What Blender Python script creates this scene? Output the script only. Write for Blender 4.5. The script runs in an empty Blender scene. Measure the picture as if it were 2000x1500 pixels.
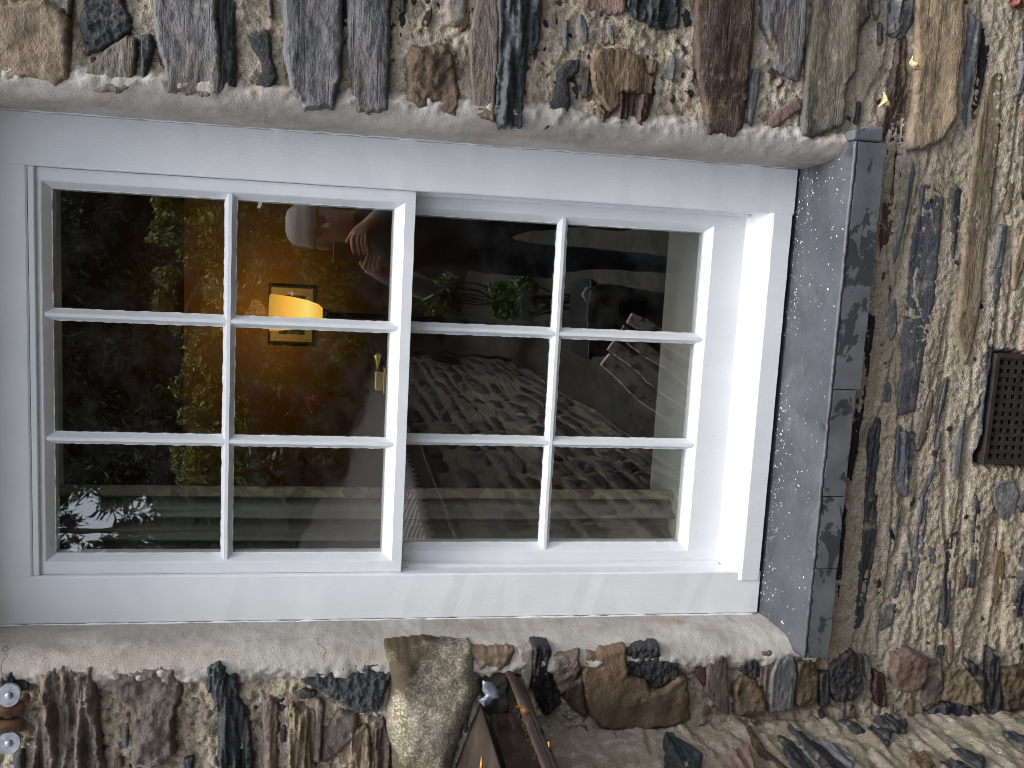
import bpy, bmesh, math, random
import numpy as np
from mathutils import Vector, Matrix
from mathutils.geometry import delaunay_2d_cdt

SC = bpy.context.scene
COL = SC.collection
random.seed(7)

# ------------------------------------------------------------------ camera
F_PX = 1847.54
CAM = np.array([0.2660, -1.8237, 0.8976])
ANG = (0.1377, -0.1817, -0.0294)
def _rot(a, b, c):
    ca, sa = math.cos(a), math.sin(a); cb, sb = math.cos(b), math.sin(b); cc, sc_ = math.cos(c), math.sin(c)
    Rz = np.array([[ca,-sa,0],[sa,ca,0],[0,0,1]]); Rx = np.array([[1,0,0],[0,cb,-sb],[0,sb,cb]])
    Ry = np.array([[cc,0,sc_],[0,1,0],[-sc_,0,cc]])
    return Rz @ Rx @ Ry
RM = _rot(*ANG)
cam_d = bpy.data.cameras.new('camera'); cam = bpy.data.objects.new('camera', cam_d); COL.objects.link(cam)
cam_d.sensor_fit = 'HORIZONTAL'; cam_d.sensor_width = 36.0; cam_d.lens = F_PX / 2000 * 36
cam_d.clip_start = 0.01; cam_d.clip_end = 400
# the photographer held the phone upright: picture right is world down, picture up is world right
ix = RM @ np.array([0,0,-1.0]); iy = RM @ np.array([1.0,0,0]); iz = -(RM @ np.array([0,1.0,0]))
cam.matrix_world = Matrix(((ix[0],iy[0],iz[0],CAM[0]),(ix[1],iy[1],iz[1],CAM[1]),(ix[2],iy[2],iz[2],CAM[2]),(0,0,0,1)))
SC.camera = cam

# ------------------------------------------------------------------ world, sun, exposure
SUN = Vector((0.18, -0.16, 0.97)).normalized()
w = bpy.data.worlds.new('World'); SC.world = w; w.use_nodes = True
wn = w.node_tree; wn.nodes.clear()
sky = wn.nodes.new('ShaderNodeTexSky'); sky.sky_type = 'NISHITA'; sky.sun_disc = False
sky.sun_elevation = math.asin(SUN.z); sky.sun_rotation = math.atan2(SUN.x, SUN.y)
sky.air_density = 1.0; sky.dust_density = 3.0; sky.ozone_density = 1.0
hs = wn.nodes.new('ShaderNodeHueSaturation'); hs.inputs['Saturation'].default_value = 0.40
bg = wn.nodes.new('ShaderNodeBackground'); bg.inputs[1].default_value = 0.15
wo = wn.nodes.new('ShaderNodeOutputWorld')
wn.links.new(sky.outputs[0], hs.inputs['Color']); wn.links.new(hs.outputs[0], bg.inputs[0]); wn.links.new(bg.outputs[0], wo.inputs[0])
sd = bpy.data.lights.new('sun', 'SUN'); sd.energy = 1.5; sd.angle = math.radians(32); sd.color = (1.0, 0.97, 0.93)
so = bpy.data.objects.new('sun', sd); COL.objects.link(so); so.rotation_euler = SUN.to_track_quat('Z', 'Y').to_euler()
SC.view_settings.view_transform = 'Standard'; SC.view_settings.look = 'None'
SC.view_settings.gamma = 1.0; SC.view_settings.use_curve_mapping = False
SC.view_settings.exposure = 1.40
SC.render.engine = 'CYCLES'
SC.cycles.use_denoising = True; SC.cycles.denoising_prefilter = 'ACCURATE'; SC.cycles.filter_width = 1.0
SC.cycles.max_bounces = 8; SC.cycles.transparent_max_bounces = 16
SC.cycles.caustics_reflective = False; SC.cycles.caustics_refractive = False

# ------------------------------------------------------------------ picture -> place
def ray(x, y): return RM @ np.array([-(y-750)/F_PX, 1.0, -(x-1000)/F_PX])
def hit(x, y, Y):
    d = ray(x, y); return CAM + d*((Y-CAM[1])/d[1])
def hitX(x, y, X):
    d = ray(x, y); return CAM + d*((X-CAM[0])/d[0])
def refl(x, y, dist, g=0.035):
    q = hit(x, y, 2*g+dist); q[1] = -dist; return q

# ------------------------------------------------------------------ noise
class Noise:
    def __init__(s, seed):
        r = np.random.RandomState(seed); s.p = np.concatenate([r.permutation(256)]*3); a = r.rand(256)*2*np.pi
        s.g = np.stack([np.cos(a), np.sin(a)], 1)
    def __call__(s, x, y):
        x = np.asarray(x, float); y = np.asarray(y, float)
        xi = np.floor(x).astype(int); yi = np.floor(y).astype(int); xf = x-xi; yf = y-yi
        xi &= 255; yi &= 255
        u = xf*xf*xf*(xf*(xf*6-15)+10); v = yf*yf*yf*(yf*(yf*6-15)+10)
        def gd(ax, ay, dx, dy):
            h = s.p[(s.p[ax & 255]+ay) & 255]; return s.g[h,0]*dx+s.g[h,1]*dy
        n00 = gd(xi,yi,xf,yf); n10 = gd(xi+1,yi,xf-1,yf); n01 = gd(xi,yi+1,xf,yf-1); n11 = gd(xi+1,yi+1,xf-1,yf-1)
        a = n00+u*(n10-n00); b = n01+u*(n11-n01)
        return (a+v*(b-a))*1.5
    def fbm(s, x, y, o=4, gain=0.5):
        t = 0; a = 1.0; x = np.asarray(x, float); y = np.asarray(y, float)
        for i in range(o): t = t+a*s(x*2**i+i*17.3, y*2**i+i*9.1); a *= gain
        return t
N1 = Noise(1); N2 = Noise(2); N3 = Noise(3)

# ------------------------------------------------------------------ helpers
def lin(c):
    return tuple(((v/255)/12.92 if v/255 <= 0.04045 else (((v/255)+0.055)/1.055)**2.4) for v in c)
def obj(name, me, mat=None, parent=None, smooth=False):
    o = bpy.data.objects.new(name, me); COL.objects.link(o)
    if mat and not me.materials: me.materials.append(mat)
    if parent: o.parent = parent
    if smooth: me.polygons.foreach_set('use_smooth', [True]*len(me.polygons))
    return o
def mesh(name, v, f):
    me = bpy.data.meshes.new(name); me.from_pydata([tuple(map(float, q)) for q in v], [], [tuple(map(int, q)) for q in f]); me.update(); return me
def bm_mesh(name, bm):
    me = bpy.data.meshes.new(name); bm.normal_update(); bm.to_mesh(me); bm.free(); return me
def empty(name, loc=(0,0,0)):
    o = bpy.data.objects.new(name, None); COL.objects.link(o); o.location = loc; o.empty_display_size = 0.05; return o
def tag(o, label=None, cat=None, group=None, kind=None):
    if label: o['label'] = label
    if cat: o['category'] = cat
    if group: o['group'] = group
    if kind: o['kind'] = kind
    return o
def bbox(bm, x0, x1, y0, y1, z0, z1, bev=0.0, seg=2):
    r = bmesh.ops.create_cube(bm, size=1.0)
    for v in r['verts']:
        v.co = Vector(((x0+x1)/2+v.co.x*(x1-x0), (y0+y1)/2+v.co.y*(y1-y0), (z0+z1)/2+v.co.z*(z1-z0)))
    if bev:
        es = list({e for v in r['verts'] for e in v.link_edges})
        bmesh.ops.bevel(bm, geom=es, offset=bev, segments=seg, profile=0.5, affect='EDGES')
def box_me(name, *a, **k):
    bm = bmesh.new(); bbox(bm, *a, **k); return bm_mesh(name, bm)
def prism(bm, prof, a, b, axis):
    """profile of (c, y) swept from a to b; axis 'z': c is X, axis 'x': c is Z"""
    n = len(prof); vs = []
    for t in (a, b):
        for c, y in prof: vs.append(bm.verts.new((c, y, t) if axis == 'z' else (t, y, c)))
    for i in range(n):
        j = (i+1) % n; bm.faces.new((vs[i], vs[j], vs[n+j], vs[n+i]))
    bm.faces.new(vs[:n]); bm.faces.new(vs[n:][::-1])
def recalc(bm): bmesh.ops.recalc_face_normals(bm, faces=bm.faces[:])
def tube(bm, pts, rad, seg=8, cap=True):
    pts = [Vector(p) for p in pts]; rings = []
    for i, p in enumerate(pts):
        d = (pts[min(i+1, len(pts)-1)]-pts[max(i-1, 0)]).normalized()
        u = d.orthogonal().normalized() if i == 0 else (u-d*u.dot(d)).normalized()
        v = d.cross(u); r = rad[i] if isinstance(rad, (list, tuple)) else rad
        rings.append([bm.verts.new(p+(u*math.cos(2*math.pi*k/seg)+v*math.sin(2*math.pi*k/seg))*r) for k in range(seg)])
    for a, b in zip(rings, rings[1:]):
        for k in range(seg): bm.faces.new((a[k], a[(k+1) % seg], b[(k+1) % seg], b[k]))
    if cap: bm.faces.new(rings[0][::-1]); bm.faces.new(rings[-1])
def lathe(bm, prof, c, seg=24):
    rings = [[bm.verts.new((c[0]+r*math.cos(2*math.pi*k/seg), c[1]+r*math.sin(2*math.pi*k/seg), c[2]+z)) for k in range(seg)] for r, z in prof]
    for a, b in zip(rings, rings[1:]):
        for k in range(seg): bm.faces.new((a[k], a[(k+1) % seg], b[(k+1) % seg], b[k]))

# ------------------------------------------------------------------ materials
class Mat:
    def __init__(s, name):
        s.m = bpy.data.materials.new(name); s.m.use_nodes = True; s.t = s.m.node_tree
        s.b = s.t.nodes['Principled BSDF']; s.out = s.t.nodes['Material Output']
        g = s.n('ShaderNodeNewGeometry'); s.pos = g.outputs['Position']; s.geo = g
    def n(s, typ, **kw):
        nd = s.t.nodes.new(typ)
        for k, v in kw.items():
            if k.startswith('i_'): nd.inputs[k[2:].replace('_', ' ')].default_value = v
            else: setattr(nd, k, v)
        return nd
    def l(s, a, b): s.t.links.new(a, b)
    def map(s, scale, src=None):
        m = s.n('ShaderNodeMapping'); m.inputs['Scale'].default_value = scale; s.l(src or s.pos, m.inputs[0]); return m.outputs[0]
    def noise(s, scale, detail=4, rough=0.55, vec=None, dist=0.0):
        n = s.n('ShaderNodeTexNoise'); n.inputs['Scale'].default_value = scale; n.inputs['Detail'].default_value = detail
        n.inputs['Roughness'].default_value = rough; n.inputs['Distortion'].default_value = dist
        s.l(vec or s.pos, n.inputs['Vector']); return n.outputs['Fac']
    def voro(s, scale, vec=None, feature='F1', out='Distance'):
        n = s.n('ShaderNodeTexVoronoi', feature=feature); n.inputs['Scale'].default_value = scale; s.l(vec or s.pos, n.inputs['Vector']); return n.outputs[out]
    def ramp(s, fac, stops, interp='LINEAR'):
        r = s.n('ShaderNodeValToRGB'); s.l(fac, r.inputs[0]); e = r.color_ramp.elements; r.color_ramp.interpolation = interp
        while len(e) > 2: e.remove(e[-1])
        while len(e) < len(stops): e.new(0.5)
        for el, (p, c) in zip(e, stops):
            el.position = p; el.color = (*c, 1) if len(c) == 3 else c
        return r.outputs[0]
    def step(s, fac, a, b):
        n = s.n('ShaderNodeMapRange'); n.inputs[1].default_value = a; n.inputs[2].default_value = b; s.l(fac, n.inputs[0]); return n.outputs[0]
    def mix(s, fac, a, b, mode='MIX'):
        n = s.n('ShaderNodeMix', data_type='RGBA', blend_type=mode)
        for sock, v in ((n.inputs[0], fac), (n.inputs[6], a), (n.inputs[7], b)):
            if hasattr(v, 'is_linked'): s.l(v, sock)
            elif isinstance(v, (int, float)): sock.default_value = v
            else: sock.default_value = (*v, 1)
        return n.outputs[2]
    def math(s, op, a, b=None):
        n = s.n('ShaderNodeMath', operation=op)
        for sock, v in ((n.inputs[0], a), (n.inputs[1], b)):
            if v is None: continue
            if hasattr(v, 'is_linked'): s.l(v, sock)
            else: sock.default_value = v
        return n.outputs[0]
    def bump(s, h, strength, dist, prev=None):
        n = s.n('ShaderNodeBump'); n.inputs['Strength'].default_value = strength; n.inputs['Distance'].default_value = dist
        s.l(h, n.inputs['Height'])
        if prev: s.l(prev, n.inputs['Normal'])
        return n.outputs[0]
    def attr(s, name):
        n = s.n('ShaderNodeAttribute', attribute_type='OBJECT', attribute_name=name); return n.outputs['Fac']
    def objcol(s): return s.n('ShaderNodeObjectInfo').outputs['Color']
    def set(s, col=None, rough=None, normal=None, **kw):
        for sock, v in (('Base Color', col), ('Roughness', rough), ('Normal', normal)):
            if v is None: continue
            if hasattr(v, 'is_linked'): s.l(v, s.b.inputs[sock])
            else: s.b.inputs[sock].default_value = (*v, 1) if isinstance(v, tuple) else v
        for k, v in kw.items(): s.b.inputs[k.replace('_', ' ')].default_value = v
        return s.m
def flat(name, col, rough=0.6, var=0.25, scale=30, **kw):
    m = Mat(name); n = m.noise(scale, 5)
    c = m.mix(m.step(n, 0.3, 0.7), tuple(x*(1-var) for x in col), tuple(min(1, x*(1+var)) for x in col))
    return m.set(c, rough, m.bump(n, 0.25, 0.002), **kw)

def m_paint():
    m = Mat('white_gloss_paint')
    a = m.noise(9, 3); s1 = m.noise(60, 4, 0.6, m.map((1, 1, 9))); s2 = m.noise(60, 4, 0.6, m.map((9, 1, 1))); l = m.noise(420, 2)
    blob = m.step(m.voro(38), 0.10, 0.03)
    c = m.mix(m.step(a, 0.35, 0.7), (0.76, 0.78, 0.80), (0.82, 0.83, 0.845))
    c = m.mix(m.math('MULTIPLY', m.step(m.noise(2.6, 6, 0.7), 0.58, 0.75), 0.25), c, (0.62, 0.62, 0.58))
    h = m.math('ADD', s2, m.math('MULTIPLY', l, 0.12))
    nb = m.bump(h, 0.35, 0.0016); nb = m.bump(m.math('MULTIPLY', blob, m.step(m.noise(25, 2), 0.6, 0.7)), 0.35, 0.001, nb)
    return m.set(c, m.step(m.noise(40, 3), -0.3, 1.9), nb)
PAINT = m_paint()

def m_stone():
    m = Mat('slate_stone')
    base = m.objcol(); sx = m.map((11, 11, 30)); fine = m.map((60, 60, 170))
    st = m.noise(1.4, 6, 0.62, sx); fn = m.noise(1.5, 5, 0.6, fine); pt = m.noise(9, 5, 0.6); gr = m.noise(260, 4, 0.7)
    iso = m.attr('iso')                                   # 0 bedded slate, 1 massive rubble
    strk = m.mix(iso, m.mix(0.55, m.mix(0.45, st, fn), m.noise(30, 6, 0.7, m.map((1, 1, 1.8)))), m.mix(0.5, pt, gr))
    c = m.mix(m.step(m.math('ADD', m.math('MULTIPLY', strk, 0.75), m.math('MULTIPLY', m.noise(75, 5, 0.7), 0.25)), 0.36, 0.66), (0.55, 0.55, 0.57), (1.32, 1.31, 1.29)); c = m.mix(1.0, base, c, 'MULTIPLY')
    rust = m.math('MULTIPLY', m.step(m.noise(7, 6, 0.68, m.map((1, 1, 1.7))), 0.46, 0.62), m.attr('rust'))
    c = m.mix(rust, c, m.mix(strk, (0.075, 0.048, 0.030), (0.235, 0.160, 0.100)))
    dark = m.math('MULTIPLY', m.step(m.noise(5.5, 5, 0.6, m.map((1, 1, 1.5))), 0.50, 0.66), m.attr('dark'))
    c = m.mix(dark, c, (0.035, 0.037, 0.042))
    sm = m.math('MULTIPLY', m.step(m.noise(34, 7, 0.75), 0.55, 0.66), m.attr('smear'))
    c = m.mix(sm, c, (0.42, 0.36, 0.27))
    dot = m.math('MULTIPLY', m.step(m.voro(330), 0.20, 0.10), m.step(m.noise(40, 3), 0.56, 0.66))
    c = m.mix(m.math('MULTIPLY', dot, 0.6), c, (0.40, 0.38, 0.34))
    lt = m.math('MULTIPLY', m.step(m.math('ADD', m.math('MULTIPLY', fn, 0.6), m.math('MULTIPLY', gr, 0.4)), 0.54, 0.72), 0.5)
    c = m.mix(lt, c, m.mix(0.5, c, (0.30, 0.29, 0.28)))
    crack = m.math('MULTIPLY', m.step(m.noise(1.0, 4, 0.55, m.map((5, 5, 120))), 0.60, 0.66), m.math('SUBTRACT', 1.0, iso))
    c = m.mix(m.math('MULTIPLY', crack, 0.4), c, (0.022, 0.022, 0.024))
    h = m.mix(iso, m.math('ADD', m.math('MULTIPLY', st, 1.4), m.math('SUBTRACT', fn, crack)), m.math('ADD', m.math('MULTIPLY', pt, 1.6), m.math('MULTIPLY', gr, 0.9)))
    nb = m.bump(h, 0.55, 0.004); nb = m.bump(m.math('ADD', gr, m.noise(95, 4, 0.65)), 0.65, 0.0022, nb)
    return m.set(c, m.step(strk, -0.2, 1.3), nb, Specular_IOR_Level=0.35)
STONE = m_stone()

def m_mortar(name, tone=(0.54, 0.475, 0.38), stain=(0.42, 0.345, 0.25), grains=1.0, pale=(0.67, 0.62, 0.545)):
    m = Mat(name)
    big = m.noise(4.5, 6, 0.65); mid = m.noise(34, 5, 0.65); gn = m.noise(330, 4, 0.75)
    v = m.voro(260); v2 = m.n('ShaderNodeTexVoronoi'); v2.inputs['Scale'].default_value = 330; m.l(m.pos, v2.inputs['Vector'])
    c = m.mix(m.step(big, 0.36, 0.66), stain, tone); c = m.mix(m.math('MULTIPLY', m.step(mid, 0.5, 0.72), 0.65), c, pale)
    c = m.mix(m.math('MULTIPLY', m.step(gn, 0.50, 0.36), 0.5*grains), c, tuple(x*0.30 for x in stain))
    c = m.mix(m.math('MULTIPLY', m.step(v, 0.30, 0.12), m.math('MULTIPLY', m.step(m.noise(120, 2), 0.52, 0.62), 0.8*grains)), c, (0.66, 0.62, 0.55))
    c = m.mix(m.math('MULTIPLY', m.step(v2.outputs['Distance'], 0.34, 0.2), m.math('MULTIPLY', m.step(m.noise(90, 2, vec=m.map((1.3, 1, 1))), 0.54, 0.64), 0.8*grains)), c, (0.055, 0.05, 0.045))
    lich = m.math('MULTIPLY', m.step(m.noise(17, 5, 0.7), 0.62, 0.72), 0.55)
    c = m.mix(lich, c, (0.40, 0.30, 0.10))
    h = m.math('ADD', m.math('MULTIPLY', gn, 1.3), m.math('ADD', mid, m.math('MULTIPLY', v, 0.8)))
    nb = m.bump(h, 0.75*min(1, 0.3+grains), 0.0042)
    return m.set(c, 0.92, nb, Specular_IOR_Level=0.2)
MORTAR = m_mortar('lime_mortar')
MORTAR_WING = m_mortar('wing_mortar', (0.42, 0.365, 0.285), (0.27, 0.215, 0.15))

def m_render():
    m = Mat('smooth_cement_render')
    big = m.noise(5, 5, 0.6); sd_ = m.noise(300, 4, 0.7); mid = m.noise(40, 5, 0.6)
    c = m.mix(m.step(big, 0.36, 0.64), (0.35, 0.322, 0.285), (0.50, 0.472, 0.43))
    c = m.mix(m.math('MULTIPLY', m.step(m.noise(11, 5, 0.65, m.map((1, 1, 0.5))), 0.52, 0.66), 0.6), c, (0.345, 0.265, 0.205))
    c = m.mix(m.math('MULTIPLY', m.step(sd_, 0.42, 0.3), 0.7), c, (0.15, 0.12, 0.09))
    c = m.mix(m.math('MULTIPLY', m.step(m.noise(28, 6, 0.7), 0.62, 0.72), 0.4), c, (0.42, 0.33, 0.16))
    wn_ = m.n('ShaderNodeTexNoise'); wn_.inputs['Scale'].default_value = 22; wn_.inputs['Detail'].default_value = 4; m.l(m.pos, wn_.inputs['Vector'])
    wa_ = m.n('ShaderNodeVectorMath', operation='MULTIPLY_ADD'); wa_.inputs[1].default_value = (0.06, 0.06, 0.06); m.l(wn_.outputs['Color'], wa_.inputs[0]); m.l(m.pos, wa_.inputs[2]); wv_ = wa_.outputs[0]
    ck = m.math('MULTIPLY', m.step(m.voro(3.2, wv_, 'DISTANCE_TO_EDGE'), 0.004, 0.001), m.step(m.noise(3.7, 2), 0.55, 0.60))
    c = m.mix(m.math('MULTIPLY', ck, 0.7), c, (0.10, 0.085, 0.07))
    nb = m.bump(m.math('ADD', m.math('MULTIPLY', sd_, 0.8), mid), 0.8, 0.003)
    return m.set(c, 0.88, nb, Specular_IOR_Level=0.25)
RENDER = m_render()

def m_sill():
    m = Mat('painted_slate_sill')
    n = m.noise(10, 5, 0.6); f = m.noise(150, 4, 0.6, m.map((1, 3, 3)))
    c = m.mix(m.step(n, 0.3, 0.7), (0.043, 0.046, 0.056), (0.080, 0.084, 0.098))
    c = m.mix(m.math('MULTIPLY', m.step(m.noise(6, 6, 0.7), 0.55, 0.7), 0.5), c, (0.13, 0.13, 0.145))
    c = m.mix(m.math('MULTIPLY', m.step(f, 0.6, 0.75), 0.35), c, (0.28, 0.28, 0.29))
    c = m.mix(m.math('MULTIPLY', m.step(m.noise(3.2, 7, 0.72, m.map((1, 2.5, 2.5)), 0.4), 0.56, 0.68), 0.45), c, (0.21, 0.215, 0.235))
    c = m.mix(m.math('MULTIPLY', m.step(m.noise(7, 6, 0.7), 0.40, 0.34), 0.7), c, (0.020, 0.021, 0.026))
    return m.set(c, m.step(n, -0.35, 1.5), m.bump(m.math('ADD', n, f), 0.35, 0.002))
SILL = m_sill()
def m_sill_edge():
    m = Mat('damp_slate_edge')
    n = m.noise(12, 5, 0.6); f = m.noise(40, 4, 0.6, m.map((1, 1, 1)))
    wet = m.step(m.noise(9, 4, 0.6, m.map((1.6, 1, 2.2)), 0.6), 0.55, 0.57)
    c = m.mix(m.step(n, 0.3, 0.7), (0.080, 0.083, 0.092), (0.135, 0.138, 0.15))
    c = m.mix(m.math('MULTIPLY', wet, 0.85), c, (0.022, 0.023, 0.028))
    return m.set(c, 0.55, m.bump(m.math('ADD', n, f), 0.4, 0.002))
SILL_EDGE = m_sill_edge()

def m_glass():
    m = Mat('old_window_glass'); t = m.t
    t.nodes.remove(m.b)
    lwt = m.n('ShaderNodeLayerWeight'); lwt.inputs[0].default_value = 0.5
    fres = m.math('ADD', 0.10, m.math('MULTIPLY', m.math('POWER', lwt.outputs['Facing'], 5.0), 0.9))      # Schlick, same from both sides
    wv = m.bump(m.noise(6, 2), 0.045, 0.012)
    gl = m.n('ShaderNodeBsdfGlossy'); gl.inputs['Roughness'].default_value = 0.0; gl.inputs['Color'].default_value = (0.95, 0.97, 0.97, 1)
    tr = m.n('ShaderNodeBsdfTransparent'); tr.inputs['Color'].default_value = (0.93, 0.94, 0.93, 1)
    mx = m.n('ShaderNodeMixShader'); m.l(wv, gl.inputs['Normal'])
    df = m.n('ShaderNodeBsdfDiffuse'); df.inputs[0].default_value = (0.7, 0.7, 0.68, 1); mx2 = m.n('ShaderNodeMixShader')
    rot = m.n('ShaderNodeMapping'); rot.inputs['Rotation'].default_value = (0, math.radians(-24), 0); rot.inputs['Scale'].default_value = (14, 1, 420); m.l(m.pos, rot.inputs[0])
    scr = m.math('MULTIPLY', m.step(m.noise(1.0, 3, 0.6, rot.outputs[0]), 0.66, 0.74), m.step(m.noise(5, 3), 0.50, 0.62))
    dust = m.math('ADD', m.math('MULTIPLY', m.step(m.noise(16, 6, 0.7), 0.45, 0.8), 0.02), m.math('MULTIPLY', scr, 0.035))
    m.l(fres, mx.inputs[0]); m.l(tr.outputs[0], mx.inputs[1]); m.l(gl.outputs[0], mx.inputs[2])
    m.l(dust, mx2.inputs[0]); m.l(mx.outputs[0], mx2.inputs[1]); m.l(df.outputs[0], mx2.inputs[2]); m.l(mx2.outputs[0], m.out.inputs[0])
    return m.m
GLASS = m_glass()

# ------------------------------------------------------------------ the sash window
WIN = tag(empty('sash_window', (0, 0, 0)), 'white painted twelve-pane timber sash window set in the slate wall', 'window')
FX, FO = 0.376, 0.470
def part(name, bm, parent, mat=PAINT, smooth=False):
    recalc(bm); return obj(name, bm_mesh(name, bm), mat, parent, smooth)
def rough_edges(bm, amp, cut=0.02):
    """paint build-up: very slightly uneven surfaces"""
    es = [e for e in bm.edges if e.calc_length() > cut*2]
    for v in bm.verts:
        n = N1(v.co.x*31+v.co.y*50, v.co.z*31+v.co.y*17); v.co += Vector((N2(v.co.z*22, v.co.y*40), n, N3(v.co.x*22, v.co.y*40)))*amp
def cutprism(bm, prof, a, b, axis, n=24):
    for i in range(0, 1):
        k = len(prof); rings = []
        for j in range(n+1):
            t = a+(b-a)*j/n
            rings.append([bm.verts.new((c, y, t) if axis == 'z' else (t, y, c)) for c, y in prof])
        for r0, r1 in zip(rings, rings[1:]):
            for q in range(k): bm.faces.new((r0[q], r0[(q+1) % k], r1[(q+1) % k], r1[q]))
        bm.faces.new(rings[0][::-1]); bm.faces.new(rings[-1])
r_ = 0.003
for s in (1, -1):
    bm = bmesh.new()
    cutprism(bm, [(s*FX, 0.0+r_), (s*(FX+r_*0.4), r_*0.4), (s*(FX+r_), 0.0), (s*(FO-r_), 0.0), (s*FO, r_), (s*FO, 0.14), (s*FX, 0.14)], -0.004, 1.58, 'z', 60)
    rough_edges(bm, 0.0006); part('stile', bm, WIN)
    bm = bmesh.new()    # uneven bead of paint and filler where the stile meets the cement
    pts = []; rad = []
    for j in range(220):
        z = 0.004+1.54*j/219; pts.append((s*(FO+0.0005+0.0022*N1(z*40, s*3+5)), -0.0015, z)); rad.append(max(0.0012, 0.0024+0.0016*N2(z*25, s*7+2)))
    tube(bm, pts, rad, 6); part('paint_bead', bm, WIN, smooth=True)
    bm = bmesh.new(); bbox(bm, *sorted((s*(FX-0.006), s*(FX+0.002))), 0.040, 0.057, 0.075, 0.77, 0.001); part('parting_bead', bm, WIN)
bm = bmesh.new(); cutprism(bm, [(1.448, r_), (1.448+r_, 0.0004), (1.575, 0.0004), (1.575, 0.14), (1.448, 0.14)], -FX-0.0015, FX+0.0015, 'x', 40); rough_edges(bm, 0.0006); part('head', bm, WIN)
bm = bmesh.new(); bbox(bm, -FX, FX, 0.004, 0.030, 1.437, 1.4475, 0.0015); part('head_bead', bm, WIN)
bm = bmesh.new()
cutprism(bm, [(0.001, -0.0035), (0.040, -0.0045), (0.0445, -0.0025), (0.0475, 0.004), (0.072, 0.056), (0.072, 0.14), (0.001, 0.14)], -0.394, 0.3785, 'x', 60)
rough_edges(bm, 0.0006); part('bottom_rail', bm, WIN)

def sash(name, x1, z0, z1, yf, yg, gx, gz0, gz1, barz, barxs, facex, fz0, fz1, label):
    """perimeter with putty bevels; gx, gz: daylight opening at the glass; face*: where the flat face ends"""
    yb = yg+0.022; bm = bmesh.new()
    for s in (1, -1):
        cutprism(bm, [(s*x1, yf), (s*(facex+0.0015), yf), (s*(facex-0.0005), yf+0.0012), (s*gx, yg), (s*gx, yg+0.001), (s*(gx-0.003), yb-0.006), (s*(gx+0.004), yb), (s*x1, yb)], z0, z1, 'z', 30)
    e = 0.0007
    cutprism(bm, [(z1, yf+e), (fz1+0.0015, yf+e), (fz1, yf+e+0.0012), (gz1, yg), (gz1-0.003, yb-0.006), (gz1+0.004, yb-e), (z1, yb-e)], -x1+e, x1-e, 'x', 30)
    cutprism(bm, [(z0, yf+e), (fz0-0.0015, yf+e), (fz0, yf+e+0.0012), (gz0, yg), (gz0+0.003, yb-0.006), (gz0-0.004, yb-e), (z0, yb-e)], -x1+e, x1-e, 'x', 30)
    rough_edges(bm, 0.0005)
    S = part(name, bm, WIN); S['label'] = label
    hb, hf = 0.0106, 0.0032; bm = bmesh.new()
    cutprism(bm, [(barz-hb, yg), (barz-hf, yf+0.004), (barz+hf, yf+0.004), (barz+hb, yg), (barz+0.006, yb-0.004), (barz-0.006, yb-0.004)], -gx-0.0112, gx+0.0112, 'x', 40)
    rough_edges(bm, 0.0006); part('glazing_bar', bm, S)
    for bx in barxs:
        bm = bmesh.new()
        cutprism(bm, [(bx-hb, yg), (bx-hf, yf+0.0046), (bx+hf, yf+0.0046), (bx+hb, yg), (bx+0.006, yb-0.0046), (bx-0.006, yb-0.0046)], gz0-(0.0145 if gz0 > 0.5 else 0.0118), gz1+0.0112, 'z', 40)
        rough_edges(bm, 0.0006); part('glazing_bar', bm, S)
    xs = [-gx]+list(barxs)+[gx]; zs = [gz0, barz, gz1]
    for i in range(3):
        for j in range(2):
            a = 0.004
            hw, hh = (xs[i+1]-xs[i])/2+a, (zs[j+1]-zs[j])/2+a
            P = obj('pane', box_me('pane', -hw, hw, -0.002, 0.002, -hh, hh), GLASS, S)
            # each hand-set pane sits a hair out of true
            P.location = ((xs[i]+xs[i+1])/2, yg+0.0035, (zs[j]+zs[j+1])/2)
            t_ = random.Random(name+str(i*2+j)); P.rotation_euler = (t_.uniform(-1, 1)*0.0028, 0, t_.uniform(-1, 1)*0.0028)
    # ragged line of paint run onto the glass along each putty edge
    bm = bmesh.new(); rr = random.Random(name)
    for i in range(3):
        for j in range(2):
            x0, x1_, za, zb = xs[i]+(hb if i else 0), xs[i+1]-(hb if i < 2 else 0), zs[j]+(hb if j else 0), zs[j+1]-(hb if j < 1 else 0)
            for (p, q) in (((x0, za), (x1_, za)), ((x0, zb), (x1_, zb)), ((x0, za), (x0, zb)), ((x1_, za), (x1_, zb))):
                L = math.dist(p, q); n = int(L/0.004); pts = []; rad = []
                o = rr.random()*99
                for k in range(n+1):
                    t = k/n; pts.append((p[0]+(q[0]-p[0])*t, yg+0.0008, p[1]+(q[1]-p[1])*t)); rad.append(max(0.0006, 0.0014+0.0016*float(N3(t*L*70+o, 2.5))))
                tube(bm, pts, rad, 4, False)
    part('paint_edge', bm, S)
    return S
US = sash('upper_sash', FX-0.0008, 0.7625, 1.452, 0.012, 0.031, 0.341, 0.8005, 1.415, 1.103, (-0.1165, 0.1135), 0.3525, 0.7835, 1.427, 'upper six-pane sash, the nearer of the two')
LS = sash('lower_sash', FX-0.0015, 0.070, 0.802, 0.058, 0.077, 0.335, 0.1555, 0.770, 0.459, (-0.1165, 0.1115), 0.3485, 0.1425, 0.780, 'lower six-pane sash set behind the meeting rail')
BRASS = Mat('aged_brass').set((0.45, 0.33, 0.10), 0.38, Metallic=1.0)
q = hit(757, 742, 0.085)
fb = bmesh.new(); bbox(fb, q[0]-0.026, q[0]+0.026, 0.066, 0.098, 0.8035, 0.809, 0.0015); bbox(fb, q[0]-0.020, q[0]+0.018, 0.070, 0.094, 0.809, 0.826, 0.003)
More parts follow.
